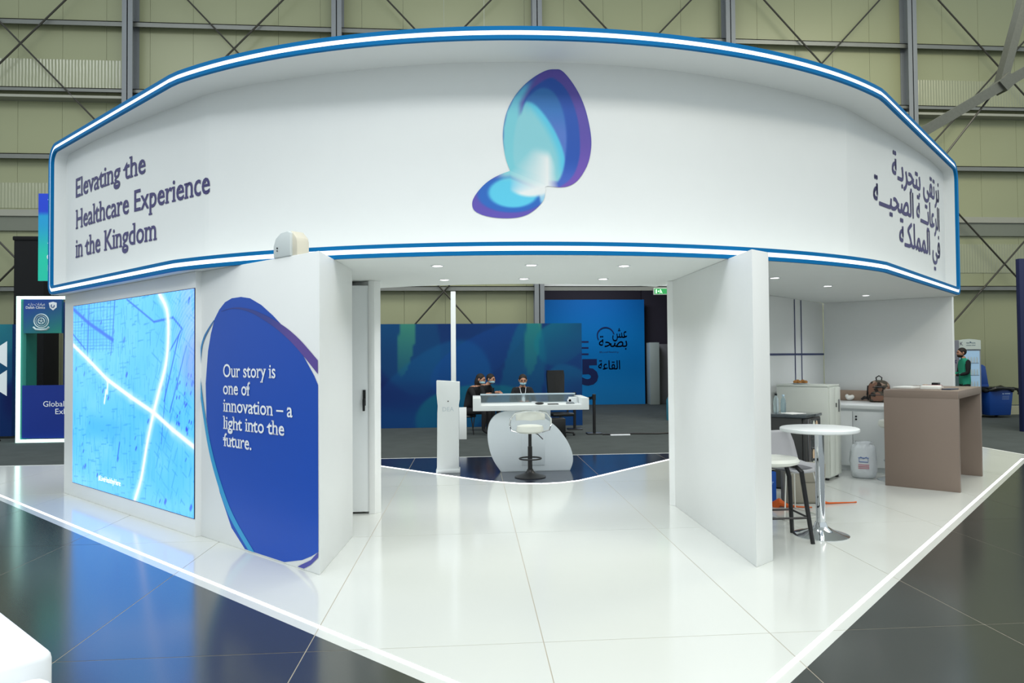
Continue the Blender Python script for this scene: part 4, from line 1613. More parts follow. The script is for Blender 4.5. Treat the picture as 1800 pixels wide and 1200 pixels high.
def beam(p, q, w, h, m, par, name):
    p, q = Vector(p), Vector(q)
    d = (q - p).normalized()
    s_ = d.cross(Vector((0, 0, 1))).normalized() * w / 2
    u_ = s_.cross(d).normalized() * h / 2
    b = MB()
    vs = [p + s_ + u_, p - s_ + u_, p - s_ - u_, p + s_ - u_, q + s_ + u_, q - s_ + u_, q - s_ - u_, q + s_ - u_]
    b.add(vs, [(0, 1, 2, 3), (7, 6, 5, 4), (0, 4, 5, 1), (1, 5, 6, 2), (2, 6, 7, 3), (3, 7, 4, 0)])
    return b.build(name, m, par)


beam((6.2, 10.0, 4.51), (15.0, 10.0, 9.57), 0.22, 0.20, DUCT, t, 'channel')
beam((10.45, 10.0, 6.98), (11.75, 10.0, 11.2), 0.2, 0.16, DUCT, t, 'channel')
beam((10.40, 9.99, 6.90), (10.62, 9.99, 7.10), 0.3, 0.25, DUCT, t, 'gusset_plate')
b = MB()
b.tube([(10.45, 10, 7.0), (8.8, 10, 5.0)], 0.02, 6)
b.build('stay_wire', RODM, t)
# exit sign
t = empty('exit_sign', (4.32, 13.72, 3.10), 0, label='small lit green running-man exit sign above the opening', cat='sign')
MB().box(-0.19, 0.19, -0.03, 0.03, -0.085, 0.085).build('housing', mat('sign_housing', (190, 200, 190), 0.5), t, bevel=0.005)
MB().box(-0.17, 0.17, -0.034, -0.031, -0.065, 0.065).build('face', mat('sign_green', (30, 120, 60), 0.5, var=0, emit=(40, 150, 80), estr=0.7), t)
b = MB()
b.ell((-0.02, -0.038, 0.035), (0.014, 0.003, 0.014), 8, 6)
b.slab([(-0.03, 0.02), (0.0, 0.02), (0.01, -0.01), (0.03, -0.05), (0.015, -0.05), (-0.005, -0.02), (-0.03, -0.05), (-0.045, -0.045), (-0.02, -0.01)], -0.04, -0.036)
b.slab([(-0.14, -0.05), (-0.14, 0.04), (-0.11, 0.05), (-0.11, -0.05)], -0.04, -0.036)
b.slab([(-0.09, 0.0), (-0.06, 0.025), (-0.06, 0.01), (-0.045, 0.01), (-0.045, -0.01), (-0.06, -0.01), (-0.06, -0.025)], -0.04, -0.036)
b.build('symbol', mat('sign_glow', (200, 255, 200), 0.5, var=0, emit=(170, 255, 180), estr=1.4), t)

# ------------------------------------------------------------ left background
b = MB()
b.box(0, 0.62, 0, 0.6, 0, 4.27)
b.box(-0.02, 0.64, -0.02, 0.62, 4.2, 4.29)
o = b.build('draped_column', BLKDR, bevel=0.02)
o.location = (-10.17, 12.5, -0.10)
tag(o, 'tall black draped column at the far left behind the lit frame', 'column')
t = petal_wall('banner_wall', -12.6, -9.88, -0.05, 2.27, 12.0, 'blue banner wall with white X arrow shapes at the left picture edge', [(1.9, 2.6, 1.2, 1.3, 0.3, (40, 140, 150), 0.8), (2.4, 2.2, 0.4, 1.2, 0.2, (60, 150, 130), 0.6)], nx=50, nz=40)
for z in (1.70, 1.10):
    rawmesh('arrow', [(2.22, -0.006, z), (2.62, -0.006, z + 0.27), (2.62, -0.006, z + 0.10 - 0.37 + 0.0), (2.5, -0.006, z - 0.2)], [(0, 2, 1)], WTXT, t)
put_text('lettering', 'n', lambda u_, v_: (1.95 + u_, -0.006, 0.62 + v_), 0.8, WTXT, t, off=0.02)
put_text('lettering', 'n', lambda u_, v_: (1.95 + u_, -0.006, 0.12 + v_), 0.8, WTXT, t, off=0.02)

vb = empty('hanging_banner', (-8.50, 10.0, 2.96), 0, label='narrow vertical banner fading from blue to teal behind the left end of the fascia', cat='banner')
MB().box(0.26, 1.1, 0, 0.05, 0, 1.6).build('board', mat('teal_edge', (0, 120, 160), 0.5), vb)
MB().box(0.92, 0.98, 0.0, 0.05, -3.06, 0).build('support_pole', BLKM, vb)
u, v = np.meshgrid(np.linspace(0, 1, 6), np.linspace(0, 1, 40))
c = mixc(mixc(np.zeros(u.shape + (3,)) + np.array((16, 196, 168.0)), (10, 150, 205), sstep(v, 0.25, 0.7)), (10, 60, 200), sstep(v, 0.74, 0.80))
idx = np.arange(240).reshape(40, 6)
q = np.stack([idx[:-1, :-1], idx[:-1, 1:], idx[1:, 1:], idx[1:, :-1]], -1).reshape(-1, 4)
rawmesh('print', np.stack([0.26 + u.ravel() * 0.84, np.full(u.size, -0.003), v.ravel() * 1.6], -1).tolist(), q.tolist(), mat_print('banner_print', 0.5), vb, cols=c.reshape(-1, 3))
for i, chh in enumerate('VISITOR'):
    put_text('lettering', chh, (lambda i: (lambda u_, v_: (0.475 + u_, -0.006, 1.38 - i * 0.2 + v_)))(i), 0.17, WTXT, vb, align='C')

fr = empty('lit_frame_stand', (-9.30, 11.2, -0.10), 0, label='exhibitor stand framed by a glowing teal-white tube at far left', cat='stand')
b = MB()
b.box(0, 0.055, -0.05, 0.05, 0, 2.88)
b.box(0.055, 3.0, -0.05, 0.05, 2.825, 2.88)
b.box(0.055, 3.0, -0.05, 0.05, 0.0, 0.055)
b.build('light_tube', LEDT, fr)
b = MB()
b.box(0.055, 0.16, 0.0, 0.35, 0.055, 2.825)
b.build('side_panel', mat('teal_side_panel', (24, 110, 100), 0.5), fr)
MB().box(0.10, 3.0, -0.02, 0.05, 0.08, 1.12).build('lower_panel', mat('royal_blue_panel', (8, 44, 136), 0.4, var=0.08, scale=1.5), fr)
MB().box(0.62, 3.0, 0.45, 0.5, 0.08, 2.8).build('rear_panel', mat('deep_blue_panel', (6, 34, 104), 0.5, var=0.1), fr)
u, v = np.meshgrid(np.linspace(0, 1, 16), np.linspace(0, 1, 16))
c = mixc(np.zeros(u.shape + (3,)) + np.array((14, 66, 148.0)), (20, 140, 110), np.clip((1 - v) * 0.8 + u * 0.35 - 0.25, 0, 1))
idx = np.arange(256).reshape(16, 16)
q = np.stack([idx[:-1, :-1], idx[:-1, 1:], idx[1:, 1:], idx[1:, :-1]], -1).reshape(-1, 4)
MB().box(0.125, 0.845, -0.03, 0.03, 2.15, 2.82).build('sign_board', mat('sign_edge', (20, 80, 120), 0.5), fr)
rawmesh('sign_print', np.stack([0.125 + u.ravel() * 0.72, np.full(u.size, -0.033), 2.15 + v.ravel() * 0.67], -1).tolist(), q.tolist(), mat_print('sign_print_ink', 0.5), fr, cols=c.reshape(-1, 3))
put_text('lettering', 'Dallah Clinics', lambda u_, v_: (0.17 + u_, -0.036, 2.635 + v_), 0.07, WTXT, fr, width=0.36, off=0.01)
put_text('lettering', 'عيادات دلـه', lambda u_, v_: (0.53 + u_, -0.036, 2.70 + v_), 0.07, WTXT, fr, arabic=True, align='R', width=0.32)
b = MB()
b.slab([(0.60, 2.75), (0.68, 2.77), (0.75, 2.75), (0.75, 2.66), (0.68, 2.60), (0.62, 2.65)], -0.037, -0.036)
b.build('shield_mark', WTXT, fr)
b = MB()
b.tube([(0.675 + 0.03 * math.cos(a), -0.04, 2.69 + 0.03 * math.sin(a)) for a in [2.2 + 4.6 * i / 14 for i in range(15)]], 0.008, 4)
b.build('shield_mark', mat('shield_blue', (14, 70, 130), 0.5), fr)
SEAL = mat('seal_silver', (196, 214, 218), 0.5)
b = MB()
for r_, w_ in ((0.135, 0.012), (0.10, 0.006), (0.06, 0.01)):
    b.tube([(0.46 + r_ * math.cos(a), -0.036, 2.39 + r_ * math.sin(a)) for a in [2 * PI * i / 28 for i in range(29)]], w_, 4)
for k in range(5):
    a = PI / 2 + k * 2 * PI / 5
    b.tube([(0.46, -0.036, 2.39), (0.46 + 0.05 * math.cos(a), -0.036, 2.39 + 0.05 * math.sin(a))], 0.007, 4)
b.tube([(0.31, -0.037, 2.27), (0.36, -0.037, 2.225), (0.46, -0.037, 2.215), (0.56, -0.037, 2.225), (0.61, -0.037, 2.27)], 0.02, 4)
b.build('seal', SEAL, fr)
put_text('lettering', 'Global Health', lambda u_, v_: (0.50 + u_, -0.024, 0.70 + v_), 0.155, WTXT, fr, width=0.85)
put_text('lettering', 'Exhibition', lambda u_, v_: (1.35 + u_, -0.024, 0.55 + v_), 0.155, WTXT, fr, align='R', width=0.62)
b = MB()
b.tube([(-10.6, 11.4, -0.085), (-10.2, 11.6, -0.085), (-9.8, 11.5, -0.085)], 0.02, 6)
tag(b.build('floor_cable', BLACK), 'black cable on the carpet below the banner wall at far left', 'cable')

# ------------------------------------------------------------ pantry area (right)


def frame_empty(name, p, ang, label, cat):
    return empty(name, p, ang, label=label, cat=cat)


# bar counter: local x from B to C (along +45deg), local y from B towards A
A_, B_, C_ = (4.255, 4.025), (4.846, 3.572), (5.844, 4.562)
ang = math.atan2(C_[1] - B_[1], C_[0] - B_[0])
bc = empty('bar_counter', (B_[0], B_[1], 0), ang, label='taupe waterfall bar counter with open side at the right edge of the stand', cat='counter')
Lb, Wb, Hb = 1.405, 0.745, 1.088
MB().box(0, 0.055, 0, Wb, 0, Hb - 0.085).build('end_panel', TAUPE, bc, bevel=0.003)
MB().box(Lb - 0.055, Lb, 0, Wb, 0, Hb - 0.085).build('end_panel', TAUPE, bc, bevel=0.003)
MB().box(0, Lb, 0, Wb, Hb - 0.085, Hb).build('counter_top', TAUPE, bc, bevel=0.003)


def onbar(x, y):
    v = Matrix.Rotation(ang, 2) @ Vector((x, y))
    return (B_[0] + v.x, B_[1] + v.y)


def smallbox(name, x, y, z, sx, sy, sz, rz, m, label, cat, bevel=0.002, group=None):
    b = MB()
    b.box(-sx / 2, sx / 2, -sy / 2, sy / 2, 0, sz)
    o = b.build(name, m, bevel=min(bevel, sz * 0.3))
    o.location = (x, y, z)
    o.rotation_euler = (0, 0, rz)
    return tag(o, label, cat, group)


x, y = onbar(0.55, 0.62)
smallbox('brochure_stack', x, y, Hb, 0.30, 0.21, 0.02, 0.6, PAPER, 'flat stack of white brochures on the taupe counter towards the backpack', 'brochures')
x, y = onbar(0.50, 0.36)
t = empty('magazine', (x, y, Hb), 0.9, label='thick white magazine with a dark red spine on the taupe counter', cat='magazine')
MB().box(-0.15, 0.13, -0.10, 0.10, 0.0, 0.035).build('pages', PAPER, t, bevel=0.004)
MB().box(0.13, 0.145, -0.102, 0.102, 0.0, 0.04).build('spine', RED, t, bevel=0.002)
x, y = onbar(0.78, 0.42)
smallbox('open_notebook', x, y, Hb, 0.22, 0.16, 0.012, 0.3, PAPER, 'thin white sheet pad beside the dark box on the counter', 'notebook')
x, y = onbar(0.95, 0.40)
smallbox('small_dark_box', x, y, Hb, 0.09, 0.07, 0.055, 0.7, BLACK, 'small black box standing on the taupe counter', 'box')
x, y = onbar(0.88, 0.50)
smallbox('coffee_cup', x, y, Hb, 0.05, 0.05, 0.035, 0.2, mat('cream_tub', (225, 215, 180), 0.5), 'small cream tub left of the black box on the counter', 'tub', 0.01)
x, y = onbar(0.35, 0.14)
smallbox('tablet', x, y, Hb, 0.22, 0.10, 0.012, 0.6, mat('dark_blue_cover', (36, 50, 74), 0.4), 'dark blue tablet lying near the front corner of the counter', 'tablet', 0.004)

# low cupboards in front of the end wall: local x along (1,-1), y away from camera (1,1)
cu = empty('base_cupboard', (4.04, 5.57, 0), RZ, label='white low cupboard unit with locks against the pantry end wall', cat='cupboard')
CW = 1.10
MB().box(0, CW, 0.02, 0.95, 0.06, 0.80).build('carcass', WHITE2, cu)
MB().box(0, CW, 0.05, 0.9, 0.0, 0.06).build('plinth', WHITE2, cu)
for xa, xb in ((0.0, 0.20), (0.20, 0.65), (0.65, 1.10)):
    t = MB().box(xa + 0.004, xb - 0.004, 0.0, 0.02, 0.07, 0.765).build('door', WHITE2, cu, bevel=0.002)
    for z in (0.70, 0.665) if xa > 0.3 else ():
        MB().tube([(xa + 0.045, 0.0, z), (xa + 0.045, -0.012, z)], 0.012, 10).build('lock', BLACK, t)
MB().box(0.0, CW + 0.01, -0.02, 0.96, 0.80, 0.845).build('worktop', WHITE2, cu, bevel=0.003)
MB().box(-0.0, CW + 0.05, 0.965, 0.985, 0.845, 0.99).build('splashback', TAN, cu, bevel=0.002)
# tissue
b = MB()
b.ell((0, 0, 0.02), (0.06, 0.04, 0.035), 10, 6)
b.ell((0.04, 0.01, 0.03), (0.03, 0.03, 0.03), 8, 6)
b.ell((-0.04, 0.0, 0.04), (0.025, 0.03, 0.03), 8, 6)
o = b.build('crumpled_tissue', PAPER)
o.location = (4.93, 5.96, 0.868)
tag(o, 'crumpled white tissue on the worktop left of the backpack', 'tissue')

# camouflage backpack
bp = empty('backpack', (5.14, 5.58, 0.847), -0.6, label='small camouflage backpack with black straps on the pantry worktop', cat='backpack')
b = MB()
b.slab([(-0.125, 0), (0.125, 0), (0.135, 0.10), (0.13, 0.22), (0.10, 0.275), (0.04, 0.295), (-0.04, 0.295), (-0.10, 0.275), (-0.13, 0.22), (-0.135, 0.10)], -0.07, 0.07)
b.build('body', CAMO, bp, bevel=0.025)
b = MB()
b.slab([(-0.10, 0.015), (0.10, 0.015), (0.10, 0.12), (0.07, 0.145), (-0.07, 0.145), (-0.10, 0.12)], -0.115, -0.05)
b.build('front_pocket', CAMO, bp, bevel=0.02)
b = MB()
b.tube([(-0.03, 0, 0.285), (-0.035, 0, 0.33), (0, 0, 0.355), (0.035, 0, 0.33), (0.03, 0, 0.285)], 0.009, 6)
b.build('top_handle', BLACK, bp)
b = MB()
b.tube([(-0.09, -0.06, 0.20), (0, -0.085, 0.205), (0.09, -0.06, 0.20)], 0.008, 6)
b.tube([(-0.10, -0.116, 0.10), (0.10, -0.116, 0.10)], 0.005, 6)
b.tube([(-0.135, -0.02, 0.22), (-0.145, -0.03, 0.10), (-0.13, -0.02, 0.02)], 0.012, 6)
b.build('strap', BLACK, bp)
b = MB()
b.tube([(-0.12, 0, 0.05), (-0.18, -0.03, 0.06), (-0.22, -0.04, 0.03)], [0.02, 0.022, 0.014], 8)
b.build('loose_strap', BLACK, bp)

# metal cabinet
fc = empty('filing_cabinet', (3.843, 4.456, 0), PI / 4, label='pale grey metal cabinet with a lock in front of the striped wall', cat='cabinet')
CD, CWd, CH = 0.62, 0.40, 1.13
MB().box(0.0, CWd, 0.0, CD, 0.03, CH - 0.02).build('carcass', CAB, fc, bevel=0.004)
MB().box(-0.006, CWd + 0.006, -0.006, CD, CH - 0.02, CH).build('top', CAB, fc, bevel=0.003)
d1 = MB().box(0.01, CWd * 0.48, -0.022, 0.0, 0.05, CH - 0.03).build('door', CAB, fc, bevel=0.004)
d2 = MB().box(CWd * 0.5, CWd - 0.01, -0.022, 0.0, 0.05, CH - 0.03).build('door', CAB, fc, bevel=0.004)
MB().box(0.30, 0.325, -0.034, -0.02, 0.80, 0.95).build('handle', STEEL, d2, bevel=0.003)
MB().box(0.21, 0.225, -0.03, -0.02, 0.86, 0.91).build('lock', BLACK, d2)
for xx, yy in ((0.03, 0.03), (CWd - 0.03, 0.03), (0.03, CD - 0.03), (CWd - 0.03, CD - 0.03)):
    o = MB().lathe([(0.02, 0), (0.02, 0.032)], n=10).build('foot', BLACK, fc)
    o.location = (xx, yy, 0)
# plate of pastries on it
fcx = lambda x, y: (3.843 + (x - y) / S2, 4.456 + (x + y) / S2)
px_, py_ = fcx(0.20, 0.40)
o = MB().lathe([(0.06, 0), (0.11, 0.012), (0.115, 0.016), (0.10, 0.010), (0.001, 0.006)], n=28).build('plate', WTXT)
o.location = (px_, py_, CH)
tag(o, 'white plate of pastries on top of the pale metal cabinet', 'plate')
for i, (dx, dy, rr) in enumerate([(-0.06, 0.0, 0.026), (-0.015, 0.03, 0.03), (-0.02, -0.035, 0.024), (0.045, 0.02, 0.03), (0.06, -0.03, 0.024)]):
    b = MB()
    b.lathe([(rr * 0.7, 0), (rr, rr * 0.6), (rr * 0.9, rr * 1.1), (rr * 0.5, rr * 1.45), (0.001, rr * 1.55)], n=12)
    o = b.build('pastry', PASTRY)
    o.location = (px_ + dx, py_ + dy, CH + 0.010)
    tag(o, 'small golden-brown pastry, %s on the white plate' % ('leftmost', 'tall one in the left middle', 'low one at the front middle', 'tall one on the right', 'low rightmost one')[i], 'pastry', 'pastries on the plate')

# dark minibar fridge with glass-like top
mb = empty('mini_fridge', (3.22, 3.83, 0), PI / 4, label='dark grey mini fridge with a glossy top left of the pale cabinet', cat='fridge')
MB().box(0, 0.48, 0, 0.46, 0.02, 0.80).build('body', DARKAP, mb, bevel=0.006)
MB().box(-0.015, 0.50, -0.055, 0.47, 0.80, 0.835).build('top', GLASSD, mb, bevel=0.01)
dmb = MB().box(0.01, 0.47, -0.045, -0.003, 0.05, 0.795).build('door', DARKAP, mb, bevel=0.008)
MB().box(0.05, 0.12, -0.056, -0.042, 0.06, 0.79).build('door_frame', STEEL, dmb, bevel=0.003)
MB().box(0.13, 0.45, -0.050, -0.044, 0.08, 0.77).build('door_glass', GLASSD, dmb)
for z in (0.22, 0.34, 0.46, 0.56, 0.66):
    MB().box(0.14, 0.44, -0.058, -0.051, z, z + 0.012).build('shelf_edge', STEEL, dmb)
for k, (xx, zz, hh) in enumerate([(0.20, 0.352, 0.095), (0.27, 0.352, 0.09), (0.34, 0.352, 0.095), (0.22, 0.672, 0.09), (0.31, 0.672, 0.085), (0.20, 0.232, 0.09), (0.30, 0.232, 0.09)]):
    MB().lathe([(0.028, 0), (0.03, hh * 0.7), (0.014, hh)], c=(xx, -0.056, zz), n=12, sy=0.25).build('drink', [mat('tan_drink', (196, 170, 140), 0.5), mat('pale_drink', (205, 210, 196), 0.5)][k % 2], dmb)
mbx = lambda x, y: (3.22 + (x - y) / S2, 3.83 + (x + y) / S2)
# bottles inside view: on shelf behind glass are omitted; bottles and papers on top
for i, (x, y, h, lb) in enumerate([(0.30, 0.40, 0.20, 'clear water bottle with a black cap on the mini fridge'), (0.34, 0.33, 0.19, 'clear water bottle, front one on the mini fridge'), (0.42, 0.36, 0.18, 'clear water bottle nearest the pale cabinet on the mini fridge')]):
    X, Y = mbx(x, y)
    t = empty('water_bottle', (X, Y, 0.835), 0, label=lb, cat='bottle')
    t['group'] = 'water bottles on the mini fridge'
    MB().lathe([(0.028, 0), (0.031, 0.01), (0.031, h * 0.55), (0.027, h * 0.62), (0.030, h * 0.7), (0.012, h * 0.92), (0.012, h * 0.96)], n=16).build('bottle', GLASS, t)
    MB().lathe([(0.014, h * 0.95), (0.014, h * 1.05), (0.012, h * 1.06)], n=12).build('cap', BLACK if i == 0 else mat('pale_cap', (190, 215, 230), 0.4), t)
X, Y = mbx(0.16, 0.16)
smallbox('paper_sheets', X, Y, 0.835, 0.22, 0.20, 0.006, 0.4, PAPER, 'loose white papers on the mini fridge top', 'papers')
# round bar table
rt_ = empty('bar_table', (2.508, 2.0, 0), 0, label='round white bar table on a chrome pedestal', cat='table')
MB().lathe([(0.001, 0.855), (0.295, 0.855), (0.31, 0.862), (0.312, 0.872), (0.31, 0.884), (0.303, 0.888), (0.001, 0.888)], n=64).build('table_top', WHITE2, rt_)
MB().lathe([(0.037, 0.06), (0.037, 0.83), (0.10, 0.845), (0.10, 0.856)], n=24).build('column', CHROME, rt_)
MB().lathe([(0.222, 0.0), (0.222, 0.006), (0.17, 0.024), (0.10, 0.045), (0.055, 0.075), (0.042, 0.11)], n=48).build('base', CHROME, rt_)
# white bar stool with black angled legs beside the entrance wall
ws = empty('bar_stool', (2.06, 1.925, 0), 0.0, label='white seat bar stool on angled black metal legs beside the entrance wall', cat='stool')
b = MB()
vs, fs = [], []
n, m_ = 16, 8
b.lathe([(0.001, 0.60), (0.16, 0.60), (0.205, 0.615), (0.215, 0.635), (0.20, 0.66), (0.10, 0.655), (0.001, 0.645)], n=32, sx=1.05, sy=0.95)
b.build('seat', CREAM, ws)
for sx in (-1, 1):
    b = MB()
    # each side is a tube running down, rounded over at the seat
    b.tube([(sx * 0.25, -0.19, 0.0), (sx * 0.205, -0.13, 0.48), (sx * 0.19, -0.14, 0.56), (sx * 0.17, -0.09, 0.592), (sx * 0.14, 0, 0.597)], [0.017, 0.019, 0.019, 0.018, 0.016], 10)
    b.build('leg', BLKM, ws)
    b = MB()
    b.tube([(sx * 0.25, 0.18, 0.0), (sx * 0.205, 0.12, 0.48), (sx * 0.19, 0.14, 0.56), (sx * 0.17, 0.09, 0.592), (sx * 0.14, 0, 0.597)], [0.017, 0.019, 0.019, 0.018, 0.016], 10)
    b.build('leg', BLKM, ws)
b = MB()
b.tube([(-0.231, -0.165, 0.20), (0.231, -0.165, 0.20), (0.231, 0.155, 0.20), (-0.231, 0.155, 0.20), (-0.231, -0.165, 0.20)], 0.009, 6)
b.build('foot_rail', BLKM, ws)

# light grey shell chair with thin wire legs
sc_ = empty('shell_chair', (2.60, 2.78, 0), 0.25, label='light grey shell chair with a seat pad and thin white wire legs', cat='chair')
b = MB()
vs, fs = [], []
prof = [(-0.22, 0.415), (-0.20, 0.43), (-0.10, 0.42), (0.02, 0.415), (0.12, 0.425), (0.18, 0.47), (0.205, 0.56), (0.22, 0.66), (0.23, 0.74), (0.232, 0.765)]
n = 11
for j, (yy, zz) in enumerate(prof):
    tt = j / (len(prof) - 1)
    hw = 0.215 if tt < 0.55 else 0.215 - 0.09 * ((tt - 0.55) / 0.45) ** 2
    for i in range(n):
        uu = -1 + 2 * i / (n - 1)
        lift = 0.05 * abs(uu) ** 3
        if tt < 0.55:
            vs.append((hw * uu, yy, zz + lift))
        else:
            vs.append((hw * uu, yy - lift * 0.9, zz))
k0 = len(vs)
for j in range(len(prof) - 1):
    for i in range(n - 1):
        a = j * n + i
        fs.append((a, a + 1, a + n + 1, a + n))
b.add(vs, fs)
o = b.build('shell', SHELL, sc_)
sd = o.modifiers.new('thickness', 'SOLIDIFY')
sd.thickness = 0.012
b = MB()
b.box(-0.17, 0.17, -0.17, 0.13, 0.428, 0.45)
b.build('seat_pad', GREYCUSH, sc_, bevel=0.01)
for sx in (-1, 1):
    b = MB()
    b.tube([(sx * 0.15, -0.14, 0.41), (sx * 0.22, -0.20, 0.008), (sx * 0.22, 0.20, 0.008), (sx * 0.15, 0.12, 0.41)], 0.0065, 6)
    b.build('wire_leg', mat('white_wire', (222, 222, 215), 0.4), sc_)
b = MB()
b.tube([(-0.15, -0.14, 0.41), (0.15, -0.14, 0.41)], 0.0065, 6)
b.tube([(-0.22, -0.20, 0.008), (0.22, -0.20, 0.008)], 0.0055, 6)
b.tube([(-0.15, 0.12, 0.41), (0.15, 0.12, 0.41)], 0.0065, 6)
b.build('wire_frame', mat('white_wire_b', (222, 222, 215), 0.4), sc_)

# blue box and beige bag on the floor
bb = empty('carry_box', (2.50, 3.30, 0), 0.05, label='blue printed carry box on the floor behind the stool', cat='box')
MB().box(-0.2, 0.2, 0, 0.24, 0, 0.31).build('body', BLUEBOX, bb, bevel=0.004)
b = MB()
b.tube([(-0.05 + 0.16 * math.cos(a), -0.003, 0.0 + 0.16 * math.sin(a)) for a in [0.25 + 1.3 * i / 10 for i in range(11)]], 0.003, 4)
b.tube([(0.02 + 0.12 * math.cos(a), -0.003, 0.30 - 0.12 * math.sin(a)) for a in [1.9 + 1.0 * i / 10 for i in range(11)]], 0.003, 4)
b.box(0.10, 0.17, -0.004, -0.002, 0.205, 0.212)
b.box(0.11, 0.16, -0.004, -0.002, 0.19, 0.195)
b.build('print', mat('pale_blue_ink', (150, 190, 235), 0.5), bb)
o = MB().box(-0.2, 0.2, 0.04, 0.2, 0.31, 0.38).build('contents', BLACK, bb, bevel=0.01)
bg = empty('canvas_bag', (2.97, 3.30, 0), -0.1, label='beige canvas bag with a buckle on the floor behind the table column', cat='bag')
b = MB()
b.prism([(-0.20, -0.09), (0.20, -0.09), (0.22, 0.09), (-0.20, 0.09)], 0.0, 0.40)
o = b.build('body', BEIGE, bg, bevel=0.035, seg=3)
b = MB()
b.slab([(-0.19, 0.40), (0.20, 0.40), (0.19, 0.25), (0.14, 0.22), (-0.02, 0.22), (-0.10, 0.38)], -0.105, -0.088)
b.build('flap', BEIGE, bg, bevel=0.006)
MB().box(0.08, 0.14, -0.12, -0.10, 0.24, 0.28).build('buckle', STEEL, bg, bevel=0.003)
b = MB()
b.tube([(2.60, 3.13, 0.0), (2.64, 3.10, 0.05), (2.70, 3.07, 0.02), (2.80, 3.04, 0.012), (2.92, 3.0, 0.012)], [0.05, 0.04, 0.02, 0.008, 0.006], 8)
tag(b.build('orange_strap', ORANGE), 'orange strap lying at the foot of the beige bag', 'strap')
b = MB()
b.tube([(3.12, 3.18, 0.02), (3.18, 3.17, 0.012), (3.45, 3.20, 0.008), (3.48, 3.20, 0.01)], [0.018, 0.010, 0.006, 0.008], 6)
tag(b.build('cord', ORANGE), 'thin orange cord on the white floor right of the table column', 'cord')

# plastic shopping bag near the counter, and white stool edge behind counter
pb = empty('plastic_bag', (4.36, 4.62, 0), -0.5, label='translucent white plastic bag of supplies on the floor behind the taupe counter', cat='bag')
PB = mat('plastic_film', (228, 234, 238), 0.25, var=0.02, bump=0.8, bscale=18, alpha=0.75)
b = MB()
prof_ = [(0.10, 0.0), (0.135, 0.015), (0.145, 0.10), (0.15, 0.20), (0.142, 0.30), (0.135, 0.36), (0.115, 0.39), (0.09, 0.405), (0.10, 0.43)]
b.lathe(prof_, n=26, sx=1.0, sy=0.72)
for i_, v_ in enumerate(b.v):
    k_ = 1 + 0.05 * math.sin(i_ * 2.7) * min(1, v_[2] * 6) + 0.03 * math.sin(i_ * 1.3 + 2)
    b.v[i_] = (v_[0] * k_, v_[1] * k_, v_[2] + (0.015 * math.sin(i_ * 1.9) if v_[2] > 0.35 else 0))
b.build('bag', PB, pb, smooth=2)
MB().box(-0.10, 0.10, -0.07, 0.07, 0.01, 0.28).build('contents', PAPER, pb, bevel=0.03)
b = MB()
for z, hh, w_ in ((0.25, 0.006, 0.12), (0.20, 0.006, 0.1)):
    b.box(-w_ / 2, w_ / 2, -0.113, -0.110, z, z + hh)
b.tube([(-0.05, -0.112, 0.205), (-0.05, -0.112, 0.245), (-0.03, -0.112, 0.265), (0.0, -0.112, 0.24), (0.03, -0.112, 0.265), (0.05, -0.112, 0.245), (0.05, -0.112, 0.205), (-0.05, -0.112, 0.205)], 0.003, 4)
b.build('blue_print', mat('bag_blue', (60, 100, 170), 0.5), pb)
b = MB()
for z in (0.165, 0.145, 0.125):
    b.box(-0.06, 0.06, -0.113, -0.110, z, z + 0.007)
b.build('red_print', mat('bag_red', (190, 90, 110), 0.5), pb)
gas_stool('bar_stool', (4.62, 4.40, 0), 0.4, 'white padded stool mostly hidden behind the taupe counter', CREAM, CHROME, h=0.63, backrest=False)

# ------------------------------------------------------------ right background
fg = empty('display_fridge', (11.62, 13.12, -0.10), 0, label='tall lit glass-door drinks fridge against the hall wall', cat='fridge')
MB().box(0.0, 0.62, 0.02, 0.62, 0.05, 1.93).build('cabinet', mat('fridge_grey', (150, 154, 160), 0.4), fg, bevel=0.01)
b = MB()
b.slab([(0.02, 1.70), (0.60, 1.70), (0.60, 1.92), (0.45, 1.945), (0.31, 1.955), (0.17, 1.945), (0.02, 1.92)], -0.01, 0.05)
b.build('header_sign', mat('fridge_header', (205, 215, 210), 0.5), fg)
b = MB()
for k, (xa, xb, za, zb_) in enumerate([(0.22, 0.30, 1.84, 1.875), (0.31, 0.35, 1.85, 1.895), (0.36, 0.46, 1.84, 1.875), (0.22, 0.34, 1.79, 1.812), (0.36, 0.46, 1.79, 1.812)]):
    b.tube([(xa + (xb - xa) * i / 8, -0.012, (za + zb_) / 2 + (zb_ - za) / 2 * math.sin(i * 2.1 + k)) for i in range(9)], 0.005, 4)
b.build('header_script', mat('header_ink', (96, 120, 138), 0.5), fg)['kind'] = 'stuff'
put_text('header_mark', 'K', lambda u_, v_: (0.06 + u_, -0.013, 1.80 + v_), 0.12, mat('header_ink3', (60, 50, 90), 0.5), fg)
MB().box(0.05, 0.57, 0.0, 0.02, 0.12, 1.66).build('glass_door', mat('lit_glass_door', (150, 180, 205), 0.1, var=0, emit=(140, 175, 205), estr=0.35), fg)
b = MB()
for z in (0.45, 0.75, 1.05, 1.35):
    b.box(0.07, 0.55, -0.004, -0.001, z, z + 0.012)
b.build('shelf_line', mat('shelf_grey', (120, 140, 160), 0.5), fg)
b = MB()
for j in range(4):
    for k in range(6):
        b.lathe([(0.025, 0), (0.025, 0.10), (0.012, 0.15)], c=(0.12 + 0.075 * k, -0.006, 0.462 + 0.3 * j), n=8, sy=0.2)
b.build('drinks', mat('drinks_pale', (186, 205, 216), 0.4), fg)['kind'] = 'stuff'
rb = empty('side_banner', (11.05, 13.05, -0.10), 0, label='grey roll-up banner with a star mark left of the drinks fridge', cat='banner')
